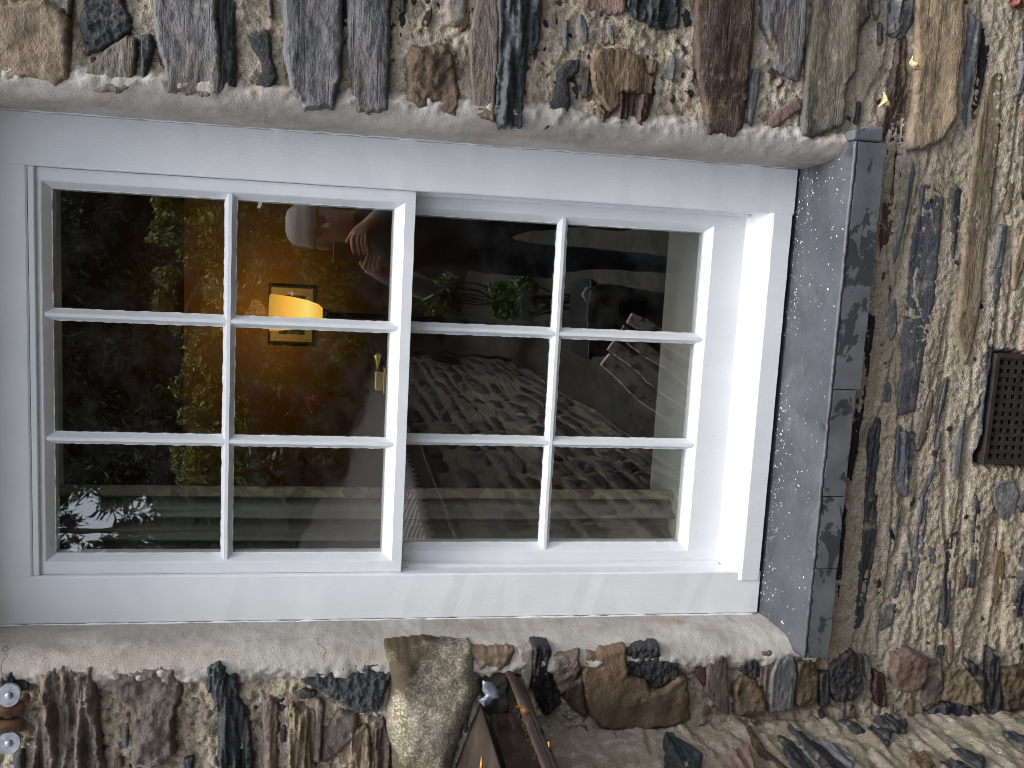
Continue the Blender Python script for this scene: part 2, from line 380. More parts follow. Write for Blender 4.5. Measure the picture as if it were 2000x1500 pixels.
FAST = part('sash_fastener', fb, WIN, BRASS)
fb = bmesh.new(); tube(fb, [(q[0]+0.016, 0.080, 0.820), (q[0]+0.032, 0.078, 0.821), (q[0]+0.040, 0.078, 0.822), (q[0]+0.050, 0.078, 0.822), (q[0]+0.056, 0.078, 0.822)], [0.004, 0.004, 0.006, 0.0085, 0.003], 10)
part('lever', fb, FAST, BRASS, True)

# ------------------------------------------------------------------ unseen house roof, added to block the sun
bm = bmesh.new(); prism(bm, [(2.70, -0.14), (2.74, -0.14), (4.2, 2.4), (2.70, 5.0)], -3.2, 3.4, 'x'); recalc(bm)
tag(obj('sun_block_roof', bm_mesh('sun_block_roof', bm), flat('sun_block_grey', (0.10, 0.10, 0.11), 0.7, 0.3, 8)), kind='structure')
# ------------------------------------------------------------------ slate sill
SILL_O = tag(empty('window_sill', (0, -0.08, -0.06)), 'dark blue-grey slate sill flecked with white below the sash window', 'window sill')
def put(o, parent):
    o.parent = parent; o.matrix_parent_inverse = parent.matrix_basis.inverted(); return o
def sill_top(y): return -0.0085-0.020*(0.02-y)/0.19
nx, ny = 170, 30; V = []; Fc = []
for i in range(nx+1):
    for j in range(ny+1):
        x = -0.497+(1.006)*i/nx; y = 0.02-0.190*j/ny
        if j == ny: y += 0.0016*N1(x*30, 3)+0.0020*N2(x*110, 8)+0.004*max(0.0, float(N3(x*26, 5))-0.45)
        z = sill_top(y)+0.0007*N3(x*9, y*14)+0.0006*N1(x*60, y*60)-(0.0015*max(0, N2(x*70, 1.5)) if j == ny else 0)
        V.append((x, y, z))
for i in range(nx):
    for j in range(ny):
        a = i*(ny+1)+j; Fc.append((a, a+1, a+ny+2, a+ny+1))
me = mesh('slab', V, Fc); sl = obj('slab', me, SILL, None, True)
so_ = sl.modifiers.new('thick', 'SOLIDIFY'); so_.thickness = 0.006; so_.offset = 1.0
if me.polygons[0].normal.z > 0: so_.offset = -1.0
put(sl, SILL_O)
cuts = [0.509, 0.045, -0.166, -0.312, -0.497]
for a, b in zip(cuts, cuts[1:]):
    bm = bmesh.new(); bbox(bm, b+0.0010, a-0.0010, -0.1695, -0.10, -0.090 if a > 0.1 else -0.081, -0.0350, 0.0)
    bmesh.ops.subdivide_edges(bm, edges=bm.edges[:], cuts=14, use_grid_fill=True)
    for v in bm.verts:
        k = N2(v.co.x*18, v.co.z*18); v.co.y += 0.0010*k; v.co.z += 0.002*N1(v.co.x*26, 4) if v.co.z < -0.07 else 0
    recalc(bm); put(obj('edge_piece', bm_mesh('edge_piece', bm), SILL_EDGE), SILL_O)
bm = bmesh.new(); bbox(bm, 0.5105, 0.534, -0.166, -0.10, -0.086, -0.026, 0.004)
for v in bm.verts: v.co.x -= 0.25*(v.co.z+0.05)*(1 if v.co.x > 0.52 else 0.0)*0.6
recalc(bm); put(obj('end_piece', bm_mesh('end_piece', bm), SILL_EDGE), SILL_O)
rr = random.Random(3); bm = bmesh.new()
for k in range(620):
    x = rr.uniform(-0.47, 0.49); u = rr.random(); y = 0.005-0.165*(u**1.25)
    if rr.random() < 0.42: y = rr.uniform(-0.045, 0.004)
    if N2(x*6, y*10) < -0.45: continue
    s = rr.choice([0.0005, 0.0006, 0.0008, 0.0011, 0.0016])*rr.uniform(0.6, 1.2); ln = s*rr.choice([1, 1, 1.4, 3.2]); a = rr.random()*3.14
    c, d = math.cos(a), math.sin(a); z = sill_top(y)+0.0005
    base = [bm.verts.new((x+c*ln*p-d*s*q_, y+d*ln*p+c*s*q_, z)) for p, q_ in ((1, .4), (-.2, 1), (-1, -.3), (.4, -1))]
    tp = bm.verts.new((x, y, z+s*0.9))
    for i in range(4): bm.faces.new((base[i], base[(i+1) % 4], tp))
fl = put(obj('paint_flakes', bm_mesh('paint_flakes', bm), flat('flake_white', (0.78, 0.77, 0.72), 0.6)), SILL_O); fl['kind'] = 'stuff'

# ------------------------------------------------------------------ house wall: mortar bed
YW = -0.125          # mean mortar plane
XC = -0.648          # inner corner with the wing wall
GZ = -0.65           # ground
def sstep(a, b, x):
    t = np.clip((x-a)/(b-a), 0, 1); return t*t*(3-2*t)
def mortar_h(u, v):
    """height of the mortar proud of YW (metres)"""
    low = sstep(0.02, -0.12, v)                             # under the sill: flush, drawn out along the courses
    iso = 0.0060*N1.fbm(u*16, v*16, 4)+0.0040*N2.fbm(u*62, v*62, 3, 0.62)-0.003*sstep(0.25, 0.6, N3.fbm(u*95, v*95, 2))
    drawn = 0.0042*N3.fbm(u*4, v*16, 4, 0.45)+0.0026*N2.fbm(u*60, v*80, 3, 0.65)-0.0025*sstep(0.25, 0.6, N3.fbm(u*110, v*110, 2))-0.006*sstep(0.42, 0.58, np.abs(N1.fbm(u*1.6+4, v*13, 3))*-1+0.60)
    pit = -0.006*sstep(0.34, 0.55, N2.fbm(u*48+9, v*48, 2))*sstep(-0.50, -0.56, u)
    h = iso*(1-low)+drawn*low+pit
    h = h-0.03*sstep(-0.118, -0.100, u)*sstep(0.134, 0.116, u)*sstep(-0.385, -0.402, v)*sstep(-0.575, -0.555, v)
    left = sstep(-0.47, -0.53, u)*sstep(0.12, -0.10, v)
    return h-0.002*(1-low)-0.003*left
def sheet(name, us, vs, hf, place, hole=None):
    U, Vv = np.meshgrid(us, vs, indexing='ij'); H = hf(U, Vv)
    P = place(U, Vv, H).reshape(-1, 3); n, m = U.shape
    idx = np.arange(n*m).reshape(n, m)
    q = np.stack([idx[:-1,:-1], idx[1:,:-1], idx[1:,1:], idx[:-1,1:]], -1).reshape(-1, 4)
    if hole is not None:
        cu = ((U[:-1,:-1]+U[1:,1:])/2).reshape(-1); cv = ((Vv[:-1,:-1]+Vv[1:,1:])/2).reshape(-1); q = q[~hole(cu, cv)]
    me = bpy.data.meshes.new(name); me.vertices.add(len(P)); me.vertices.foreach_set('co', P.ravel())
    me.loops.add(len(q)*4); me.loops.foreach_set('vertex_index', q.ravel()); me.polygons.add(len(q))
    me.polygons.foreach_set('loop_start', np.arange(0, len(q)*4, 4)); me.polygons.foreach_set('loop_total', np.full(len(q), 4))
    me.polygons.foreach_set('use_smooth', np.ones(len(q), bool)); me.update(calc_edges=True); me.validate(); return me
def axis(lo, a, b, hi, fine, coarse):
    return np.concatenate([np.arange(lo, a, coarse), np.arange(a, b, fine), np.arange(b, hi, coarse)])
face = lambda U, V, H: np.stack([U, YW-H, V], -1)
us = axis(-2.4, -0.86, 0.90, 2.2, 0.0032, 0.03); vs = axis(GZ-0.1, GZ+0.02, 1.60, 2.75, 0.0032, 0.03)
hole = lambda u, v: (np.abs(u) < 0.498) & (v > -0.052) & (v < 1.572)
WALL = obj('house_wall', sheet('house_wall', us, vs, mortar_h, face, hole), MORTAR)
tag(WALL, 'rubble wall of slate courses in sandy lime mortar around the window', 'wall')

# ------------------------------------------------------------------ stones
PAL = dict(gs=(106, 106, 108), ds=(52, 53, 56), bs=(70, 72, 77), br=(106, 88, 68), tn=(138, 122, 100), ol=(98, 92, 80),
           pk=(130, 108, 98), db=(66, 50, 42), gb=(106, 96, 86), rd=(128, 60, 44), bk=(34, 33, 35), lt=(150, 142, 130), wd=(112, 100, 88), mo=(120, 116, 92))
def stone(poly, kind, col, proud, seed, place, parent, name='stone', dens=1500, rust=0.0, dark=0.0, smear=0.25, jit=None, skirt=0.035, mat=None, along='u', soft=None, lift=1.0, grow=0.0025):
    P = np.array(poly, float)
    if ((P[:,0]*np.roll(P[:,1], -1)-np.roll(P[:,0], -1)*P[:,1]).sum()) < 0: P = P[::-1]
    A = abs((P[:,0]*np.roll(P[:,1], -1)-np.roll(P[:,0], -1)*P[:,1]).sum())/2
    g = min(max(math.sqrt(A/dens), 0.0028), 0.03); ds = g*0.9
    out = []
    for a, b in zip(P, np.roll(P, -1, 0)):
        L = np.hypot(*(b-a)); n = max(1, int(L/ds))
        for k in range(n): out.append(a+(b-a)*k/n)
    O = np.array(out); tng = np.roll(O, -1, 0)-np.roll(O, 1, 0); nr = np.stack([tng[:,1], -tng[:,0]], 1); nr /= np.linalg.norm(nr, axis=1)[:,None]+1e-9
    bed = kind in ('slab', 'layer'); ai = 0 if along == 'u' else 1
    j = jit if jit is not None else min(0.0018 if kind == 'slab' else 0.003 if bed else 0.0038, math.sqrt(A)*0.035)
    O = O+nr*(j*(N1.fbm(O[:,0]*34+seed*3.1, O[:,1]*34, 3)+0.7*N2(O[:,0]*150, O[:,1]*150+seed)))[:,None]
    O = O+nr*grow
    if bed: O[:,ai] += np.sign(nr[:,ai])*np.abs(nr[:,ai])*min(0.010, math.sqrt(A)*0.10)*(N3.fbm(O[:,1-ai]*110+seed, seed*1.3, 2)-0.25)*(0.8 if kind == 'layer' else 0.3)
    mn, mx = O.min(0), O.max(0); r = np.random.RandomState(seed)
    X, Y = np.meshgrid(np.arange(mn[0], mx[0], g), np.arange(mn[1], mx[1], g)); I = np.stack([X.ravel(), Y.ravel()], 1); I += (r.rand(*I.shape)-0.5)*g*0.6
    def dist(Q):
        a = O[None]; b = np.roll(O, -1, 0)[None]; q = Q[:,None]; ab = b-a; t = np.clip(((q-a)*ab).sum(-1)/((ab**2).sum(-1)+1e-12), 0, 1)
        return np.sqrt((((a+ab*t[...,None])-q)**2).sum(-1)).min(1)
    def inside(Q):
        a = O; b = np.roll(O, -1, 0); x = Q[:,0][:,None]; y = Q[:,1][:,None]
        c = ((a[:,1] > y) != (b[:,1] > y)) & (x < (b[:,0]-a[:,0])*(y-a[:,1])/(b[:,1]-a[:,1]+1e-12)+a[:,0]); return c.sum(1) % 2 == 1
    if len(I): I = I[inside(I)]
    if len(I): I = I[dist(I) > g*0.45]
    nO = len(O); allp = np.vstack([O, I]) if len(I) else O
    vs_, es_, fs_, *_r = delaunay_2d_cdt([Vector(p) for p in allp], [(i, (i+1) % nO) for i in range(nO)], [list(range(nO))], 1, 1e-7)
    Q = np.array([tuple(v) for v in vs_]); D = dist(Q); u, v = Q[:,0], Q[:,1]
    if along == 'v': u, v = v, u
    s = seed*7.7; ew = min(0.0045 if bed or kind == 'grain' else 0.008, math.sqrt(A)*0.14)
    ew = soft or ew
    edge = 1-(1-np.clip(D/ew, 0, 1))**2
    if kind == 'slab':
        q0 = N1.fbm(u*4.5+s, v*17, 4, 0.5)*2.4; q1 = np.floor(q0)+sstep(0.42, 0.58, q0-np.floor(q0)); rel = 0.0017*q1+0.0010*N2.fbm(u*22, v*130+s, 3)
    elif kind == 'layer':
        q0 = N1.fbm(u*6+s, v*52, 4, 0.55)*3.2; q1 = np.floor(q0)+sstep(0.4, 0.6, q0-np.floor(q0)); rel = 0.0046*q1+0.0022*N2.fbm(u*20, v*170+s, 3)
    elif kind == 'rough': rel = 0.0075*N1.fbm(u*17+s, v*17, 4)+0.0025*N2.fbm(u*70, v*70+s, 3)
    elif kind == 'lump': rel = 0.010*N1.fbm(u*9+s, v*9, 4, 0.45)+0.0012*N2.fbm(u*90, v*90+s, 2)
    else: rel = 0.0030*N1.fbm(u*50+s, v*85, 3, 0.65)+0.0022*N2.fbm(u*130, v*180+s, 2)
    wdt = A/max(np.ptp(O[:,0]), np.ptp(O[:,1])); rel = rel*min(1.0, max(0.22, wdt/0.055))
    tilt = (r.rand()-0.5)*0.05*(u-u.mean())+(r.rand()-0.5)*0.16*(v-v.mean())
    h = proud*((0.45 if bed else 0.15)+(0.55 if bed else 0.85)*edge)+(rel+np.clip(tilt, -0.008, 0.008))*np.clip(D/(ew*0.7), 0.15, 1)
    top = place(Q[:,0], Q[:,1], h)
    # closed rim pushed back into the mortar
    be = {}
    for f in fs_:
        for a, b in zip(f, list(f[1:])+[f[0]]): be[(a, b)] = 1
    rim = [e for e in be if (e[1], e[0]) not in be]
    V = list(map(tuple, top)); F = [tuple(f) for f in fs_]; mp = {}
    for a, b in rim:
        for k in (a, b):
            if k not in mp: mp[k] = len(V); V.append(tuple(place(Q[k:k+1,0], Q[k:k+1,1], np.array([-skirt]))[0]))
        F.append((b, a, mp[a], mp[b]))
    me = mesh(name, V, F); o = obj(name, me, mat or STONE, parent, True)
    c = lin(PAL[col]) if isinstance(col, str) else col; k = 0.92*lift*r.uniform(0.84, 1.16); o.color = (c[0]*k, c[1]*k, c[2]*k, 1)
    o['iso'] = 0.0 if kind in ('slab', 'layer') else 1.0; o['rust'] = float(rust); o['dark'] = float(dark); o['smear'] = float(smear)
    return o
face1 = lambda u, v, h: np.stack([u, YW-h, v], -1)
ZO = dict(A=(0, 0), B=(650, 0), C=(1300, 0), D=(0, 975), E=(650, 975), F=(1300, 975), G=(1300, 500))
# zone, kind, colour, proud mm, {options}, outline in zone units (0.35 px of the photograph)
ST = [
('A','lump','tn',20,dict(rust=.9,dark=.0,smear=.1),[(-120,20),(60,8),(250,-10),(330,40),(375,150),(368,250),(376,330),(370,420),(300,465),(240,455),(180,440),(60,430),(-120,440)]),
('A','grain','ds',12,dict(smear=.2),[(450,80),(475,-40),(610,-40),(700,80),(715,160),(640,220),(560,270),(480,280),(450,200)]),
('A','slab','ol',14,dict(),[(470,410),(520,350),(600,260),(700,205),(755,215),(750,330),(720,490),(650,510),(560,500),(440,480)]),
('A','layer','ds',10,dict(),[(790,200),(835,195),(850,260),(820,350),(800,450),(785,400)]),
('A','slab','gs',20,dict(rust=.5),[(855,-40),(1195,-40),(1200,100),(1225,250),(1225,520),(1150,535),(1020,520),(930,510),(925,400),(880,260),(855,150)]),
('A','layer','ds',9,dict(smear=.1),[(1202,-40),(1300,-40),(1298,120),(1312,510),(1280,510),(1230,535),(1232,250),(1208,120)]),
('A','grain','ds',8,dict(smear=.3),[(1400,220),(1470,160),(1500,180),(1505,300),(1540,420),(1480,545),(1440,470),(1470,370),(1420,260)]),
('A','slab','gs',22,dict(rust=.15),[(1585,-40),(1890,-40),(1905,200),(1895,400),(1855,600),(1700,600),(1625,500),(1585,300)]),
('A','layer','bk',-4,dict(smear=0),[(1908,-40),(1985,-40),(1985,520),(1940,600),(1870,600),(1900,400)]),
('B','slab','gs',18,dict(dark=.8,rust=.3),[(92,-40),(322,-40),(312,200),(305,610),(200,625),(140,610),(108,480),(85,250)]),
('B','rough','br',17,dict(rust=.7),[(405,310),(450,240),(540,262),(640,240),(680,300),(690,420),(715,540),(690,640),(600,610),(480,600),(410,565),(430,450)]),
('B','lump','lt',8,dict(smear=.5),[(620,-40),(730,-40),(742,100),(690,150),(640,120)]),
('B','slab','gb',16,dict(rust=.3),[(800,60),(860,-40),(905,-40),(930,200),(915,420),(900,670),(800,650),(780,450),(770,180)]),
('B','layer','bs',20,dict(smear=.05),[(890,-40),(1180,-40),(1160,200),(1085,330),(1062,560),(1055,705),(940,700),(905,655),(920,420),(935,200)]),
('B','grain','ds',9,dict(smear=.2),[(1330,340),(1378,335),(1370,400),(1310,440),(1325,560),(1300,690),(1190,715),(1210,580),(1250,540),(1265,400)]),
('B','slab','br',16,dict(rust=.95,smear=.05),[(1480,300),(1500,265),(1640,270),(1740,320),(1760,410),(1800,420),(1784,520),(1640,500),(1600,520),(1610,580),(1560,620),(1510,570),(1460,480),(1450,340)]),
('B','layer','db',6,dict(rust=.6,smear=.05),[(1605,520),(1784,512),(1752,700),(1640,722),(1510,690),(1440,690),(1465,610),(1510,600),(1560,630)]),
('B','layer','br',9,dict(),[(1745,330),(1812,340),(1808,400),(1760,410)]),
('B','slab','pk',9,dict(rust=.6),[(1290,-40),(1640,-40),(1630,60),(1560,70),(1400,25)]),
('B','layer','ds',14,dict(),[(1668,-40),(1950,-40),(1940,150),(1840,150),(1700,90),(1660,40)]),
('C','slab','db',19,dict(dark=.7,rust=.5),[(190,-40),(520,-40),(500,200),(480,400),(440,710),(390,760),(240,750),(230,580),(190,420),(180,150)]),
('C','layer','gs',9,dict(),[(495,380),(530,390),(520,520),(480,690),(465,660),(480,500)]),
('C','slab','gs',16,dict(rust=.6,dark=.6),[(540,-40),(800,-40),(790,200),(755,445),(660,400),(620,250),(560,130)]),
('C','slab','ol',18,dict(dark=.8,rust=.2),[(845,60),(880,-40),(1160,-40),(1150,90),(1090,160),(1070,400),(1012,470),(1000,690),(820,770),(770,750),(800,480),(812,260)]),
('C','slab','pk',6,dict(rust=.8),[(560,690),(650,600),(740,545),(765,600),(690,650),(600,715)]),
('C','slab','br',8,dict(rust=.8),[(790,480),(825,470),(820,600),(800,740),(775,740)]),
('C','layer','bs',12,dict(rust=.2),[(1255,-40),(1400,-40),(1400,120),(1340,200),(1270,190),(1260,60)]),
('C','layer','db',-3,dict(rust=.5,smear=.05),[(1290,240),(1340,200),(1348,500),(1322,800),(1310,1060),(1250,1300),(1215,1480),(1190,1480),(1225,1060),(1240,820),(1208,740),(1222,600),(1250,500)]),
('C','slab','tn',20,dict(rust=.7,dark=.2,smear=.2),[(1420,30),(1500,-40),(1700,-40),(1690,250),(1650,450),(1640,640),(1560,790),(1450,830),(1380,830),(1380,700),(1412,560),(1420,300)]),
('C','layer','bs',12,dict(),[(1710,60),(1790,110),(1762,300),(1705,560),(1697,720),(1680,650),(1690,400)]),
('C','slab','bk',-9,dict(smear=0),[(1770,160),(1812,150),(1800,330),(1740,600),(1708,640),(1730,480)]),  # shadow gap beside the slate, painted as a sunken black slab
('C','slab','tn',12,dict(dark=.5,smear=.5),[(1840,420),(1895,400),(1890,700),(1840,1100),(1790,1500),(1780,1680),(1740,1900),(1690,2040),(1640,1900),(1632,1800),(1660,1600),(1700,1200),(1730,900),(1770,650)]),
('C','layer','gs',8,dict(),[(1990,200),(2100,180),(2100,600),(1970,580)]),
('C','slab','bs',8,dict(smear=.55,dark=.3),[(1440,1030),(1500,1020),(1560,1100),(1545,1300),(1530,1480),(1515,1650),(1450,1980),(1400,2300),(1312,2320),(1302,2180),(1340,2040),(1330,1860),(1360,1660),(1380,1480),(1390,1300),(1430,1180)]),
('C','layer','gs',7,dict(smear=.4),[(1395,900),(1402,960),(1365,1150),(1312,1400),(1280,1480),(1296,1350),(1345,1100)]),
('C','layer','ds',7,dict(),[(1620,1020),(1660,1060),(1642,1300),(1617,1440),(1605,1200)]),
('C','layer','rd',10,dict(),[(1890,-60),(2100,-60),(2100,30),(1940,32)]),
('C','layer','gs',6,dict(smear=.4),[(1870,1260),(1920,1250),(1900,1400),(1880,1500),(1830,1500),(1850,1380)]),
('G','layer','bs',7,dict(smear=.6),[(1310,950),(1390,1000),(1392,1150),(1350,1350),(1320,1330),(1290,1200),(1300,1020)]),
('G','layer','bs',9,dict(smear=.2),[(1850,0),(1892,0),(1882,180),(1842,380),(1832,600),(1800,760),(1780,1000),(1740,1085),(1765,900),(1780,760),(1800,500),(1850,250)]),
('G','layer','gs',5,dict(smear=.4),[(1572,700),(1562,800),(1512,1000),(1500,1100),(1540,820)]),
('G','slab','gs',5,dict(smear=.4),[(1680,900),(1672,1000),(1642,1240),(1610,1220),(1620,1060),(1655,950)]),
('G','lump','gs',8,dict(smear=.3),[(1880,1270),(1960,1255),(1988,1340),(1960,1460),(1900,1485),(1850,1400),(1848,1310)]),
('G','layer','ds',7,dict(),[(1762,1370),(1768,1500),(1755,1560),(1735,1830),(1715,1865),(1690,1850),(1712,1700),(1728,1480),(1735,1320)]),
('G','layer','ds',6,dict(smear=.5),[(1150,1000),(1205,900),(1200,1080),(1172,1300),(1195,1500),(1110,1500),(1130,1250)]),
('G','layer','gs',5,dict(smear=.5),[(1440,1330),(1452,1400),(1430,1500),(1408,1500)]),
('G','layer','gs',6,dict(smear=.4),[(1262,300),(1292,240),(1300,420),(1268,480),(1252,440)]),
('G','layer','gs',5,dict(smear=.6),[(1530,980),(1545,1000),(1500,1230),(1440,1380),(1420,1360),(1490,1180)]),
('G','layer','bk',3,dict(smear=0),[(1140,320),(1168,345),(1165,450),(1110,820),(1075,1080),(1040,1260),(1012,1240),(1040,1000),(1080,760),(1105,520)]),  # shade under the sill overhang, painted as a black strip of stone
('F','layer','bk',3,dict(smear=0),[(985,-20),(1012,60),(990,350),(965,600),(930,610),(945,330),(962,100)]),  # painted sill shade carried on along the same edge
('F','layer','ds',8,dict(smear=.25),[(1130,0),(1190,-20),(1182,250),(1140,500),(1100,700),(1060,750),(1080,560),(1100,300)]),
('F','layer','gs',6,dict(smear=.5),[(1430,80),(1470,0),(1450,200),(1420,430),(1380,540),(1340,440),(1330,310),(1390,330),(1412,200)]),
('F','layer','ds',7,dict(smear=.3),[(1600,200),(1640,190),(1640,230),(1602,450),(1590,700),(1570,720),(1535,690),(1550,560),(1562,300)]),
('F','layer','ds',7,dict(),[(1990,250),(2100,260),(2100,560),(1952,690),(1940,560),(1972,400)]),
('F','slab','br',4,dict(rust=.8,smear=.5),[(1860,290),(1895,300),(1900,450),(1850,600),(1830,500)]),
('F','slab','gs',4,dict(smear=.7),[(1240,600),(1290,590),(1270,700),(1200,740),(1210,680)]),
('F','layer','gs',4,dict(smear=.6),[(1280,160),(1320,40),(1312,120),(1285,260),(1262,250)]),
# the strip of wall between the window and the corner
('F','slab','gb',16,dict(),[(240,920),(320,880),(350,930),(360,1210),(320,1200),(230,1080)]),
('F','rough','db',8,dict(),[(170,910),(230,910),(222,1050),(172,980)]),
('F','rough','br',14,dict(rust=.6,dark=.6),[(395,1060),(430,1000),(500,1010),(560,1090),(565,1200),(480,1230),(400,1215)]),
('F','layer','ds',12,dict(),[(430,930),(520,870),(530,1000),(470,1012),(440,980)]),
('F','layer','gb',12,dict(),[(540,860),(602,850),(612,960),(590,1190),(560,1100),(560,960)]),
('F','slab','gs',19,dict(),[(630,900),(720,885),(742,940),(722,1180),(590,1205),(602,980)]),
('F','rough','br',15,dict(rust=.5),[(742,920),(830,890),(866,990),(860,1140),(790,1180),(730,1150)]),
('F','layer','ds',13,dict(),[(872,990),(920,970),(922,1150),(880,1170)]),
('F','grain','ds',15,dict(),[(930,960),(1050,850),(1090,900),(1112,1060),(1060,1130),(960,1140),(925,1060)]),
('F','layer','db',12,dict(),[(1180,970),(1230,990),(1242,1160),(1200,1165),(1170,1080)]),
('F','lump','pk',22,dict(rust=.5),[(1300,880),(1380,850),(1490,910),(1482,990),(1450,1080),(1330,1090),(1280,1010)]),
('F','rough','gb',11,dict(smear=.5),[(1485,920),(1550,900),(1562,1050),(1510,1150),(1450,1165)]),
('F','rough','tn',13,dict(smear=.8,rust=.4),[(1580,980),(1690,950),(1790,1080),(1800,1140),(1680,1160),(1560,1130)]),
('F','layer','ds',12,dict(),[(1700,900),(1760,950),(1810,1060),(1810,1000),(1830,850),(1872,900),(1872,1210),(1830,1215),(1790,1110)]),
('F','layer','ds',16,dict(),[(1480,1215),(1560,1150),(1680,1150),(1785,1220),(1740,1275),(1650,1270),(1560,1245)]),
('F','rough','br',12,dict(dark=.4),[(1882,960),(2100,940),(2100,1180),(1900,1185)]),
('E','lump','br',24,dict(rust=.95,smear=.05),[(1440,880),(1640,850),(1660,1000),(1760,1030),(1780,1080),(1860,1060),(1940,1000),(1990,1010),(2005,1250),(1850,1290),(1700,1310),(1500,1280),(1430,1200),(1412,1060),(1390,980)]),
('E','grain','ds',16,dict(smear=.05),[(1648,860),(1700,840),(1830,830),(1840,900),(1930,920),(1935,990),(1858,1050),(1780,1070),(1762,1020),(1665,990)]),
('E','rough','gb',15,dict(rust=.4),[(1230,880),(1380,860),(1392,950),(1350,1050),(1280,1100),(1240,1000)]),
('E','layer','bk',12,dict(smear=.05),[(1130,820),(1210,830),(1232,950),(1272,1150),(1190,1225),(1130,1100),(1120,950)]),
('E','rough','db',14,dict(rust=.5),[(1300,1060),(1400,990),(1422,1230),(1360,1195),(1290,1115)]),
('E','lump','lt',12,dict(smear=.7),[(1040,850),(1120,840),(1120,960),(1100,1060),(1060,980)]),
# world-left of the window
('D','layer','wd',20,dict(rust=.25,dark=.4,smear=.05),[(220,990),(330,960),(420,980),(490,960),(520,1060),(540,1250),(560,1500),(580,1640),(150,1640),(200,1350),(215,1150)]),
('D','rough','gb',17,dict(rust=.8,dark=.3),[(640,980),(750,960),(970,950),(990,1100),(962,1250),(962,1440),(880,1510),(730,1500),(742,1280),(720,1180),(650,1120)]),
('D','layer','ds',18,dict(smear=.05),[(1150,950),(1240,930),(1310,970),(1312,1130),(1370,1180),(1392,1350),(1410,1640),(1225,1640),(1216,1300),(1200,1130),(1160,1080)]),
('D','grain','ds',14,dict(smear=.1),[(1590,980),(1800,950),(2000,935),(2150,925),(2180,990),(2150,1080),(2100,1180),(2000,1200),(1900,1140),(1780,1080),(1700,1030)]),
('D','layer','wd',14,dict(dark=.6),[(1470,1140),(1500,1120),(1542,1160),(1530,1640),(1468,1640)]),
('D','layer','tn',17,dict(smear=.1),[(1620,1150),(1660,1200),(1752,1200),(1740,1640),(1605,1640)]),
('D','layer','gb',14,dict(),[(1770,1120),(1802,1160),(1782,1480),(1750,1480)]),
('D','slab','ds',8,dict(),[(1660,1085),(1700,1070),(1762,1085),(1740,1112),(1670,1112)]),
('D','rough','gb',6,dict(dark=.5),[(1900,1180),(1990,1210),(1980,1330),(1890,1420),(1800,1480),(1800,1300)]),
('D','layer','tn',13,dict(rust=.3),[(1960,1310),(2040,1290),(2060,1330),(2062,1640),(1950,1640)]),
('D','layer','db',16,dict(smear=.02),[(2100,1290),(2140,1250),(2180,1340),(2190,1640),(2095,1640)]),
('D','layer','ds',8,dict(),[(0,1000),(60,960),(130,955),(150,1050),(100,1080),(0,1060)]),
('D','layer','ds',7,dict(),[(85,1420),(130,1400),(120,1560),(80,1560)]),
('D','layer','ds',6,dict(),[(1030,1460),(1070,1450),(1062,1640),(1025,1640)]),
]
def ext(q):
    x, y = q
    return (x, -330-abs(math.sin(x))*120) if y == -40 else q
seed = 10; ALLP = []
vent_box = lambda x, z: -0.13 < x < 0.15 and z < -0.37
for z, kind, col, pr_, opt, poly in ST:
    ox, oy = ZO[z]; seed += 1; pts = []
    for q_ in poly:
        q_ = ext(q_) if z in 'ABC' else q_
        p = hit(ox+q_[0]*0.35, oy+q_[1]*0.35, YW-max(pr_, 0)*0.001); pts.append((p[0], p[2]))
    cz = sum(q[1] for q in pts)/len(pts); cx_ = sum(q[0] for q in pts)/len(pts); opt = dict(opt); f_ = 0.75 if pr_ > 10 else 1
    if cz < -0.09 and cx_ > -0.5:          # courses under the sill are pointed flush, mortar drawn over their edges
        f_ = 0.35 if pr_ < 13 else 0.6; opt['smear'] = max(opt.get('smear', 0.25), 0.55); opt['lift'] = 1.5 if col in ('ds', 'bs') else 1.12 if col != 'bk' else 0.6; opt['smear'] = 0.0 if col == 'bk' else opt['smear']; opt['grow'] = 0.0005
    stone(pts, kind, col, pr_*0.001*f_, seed, face1, WALL, **opt); ALLP.append(pts)
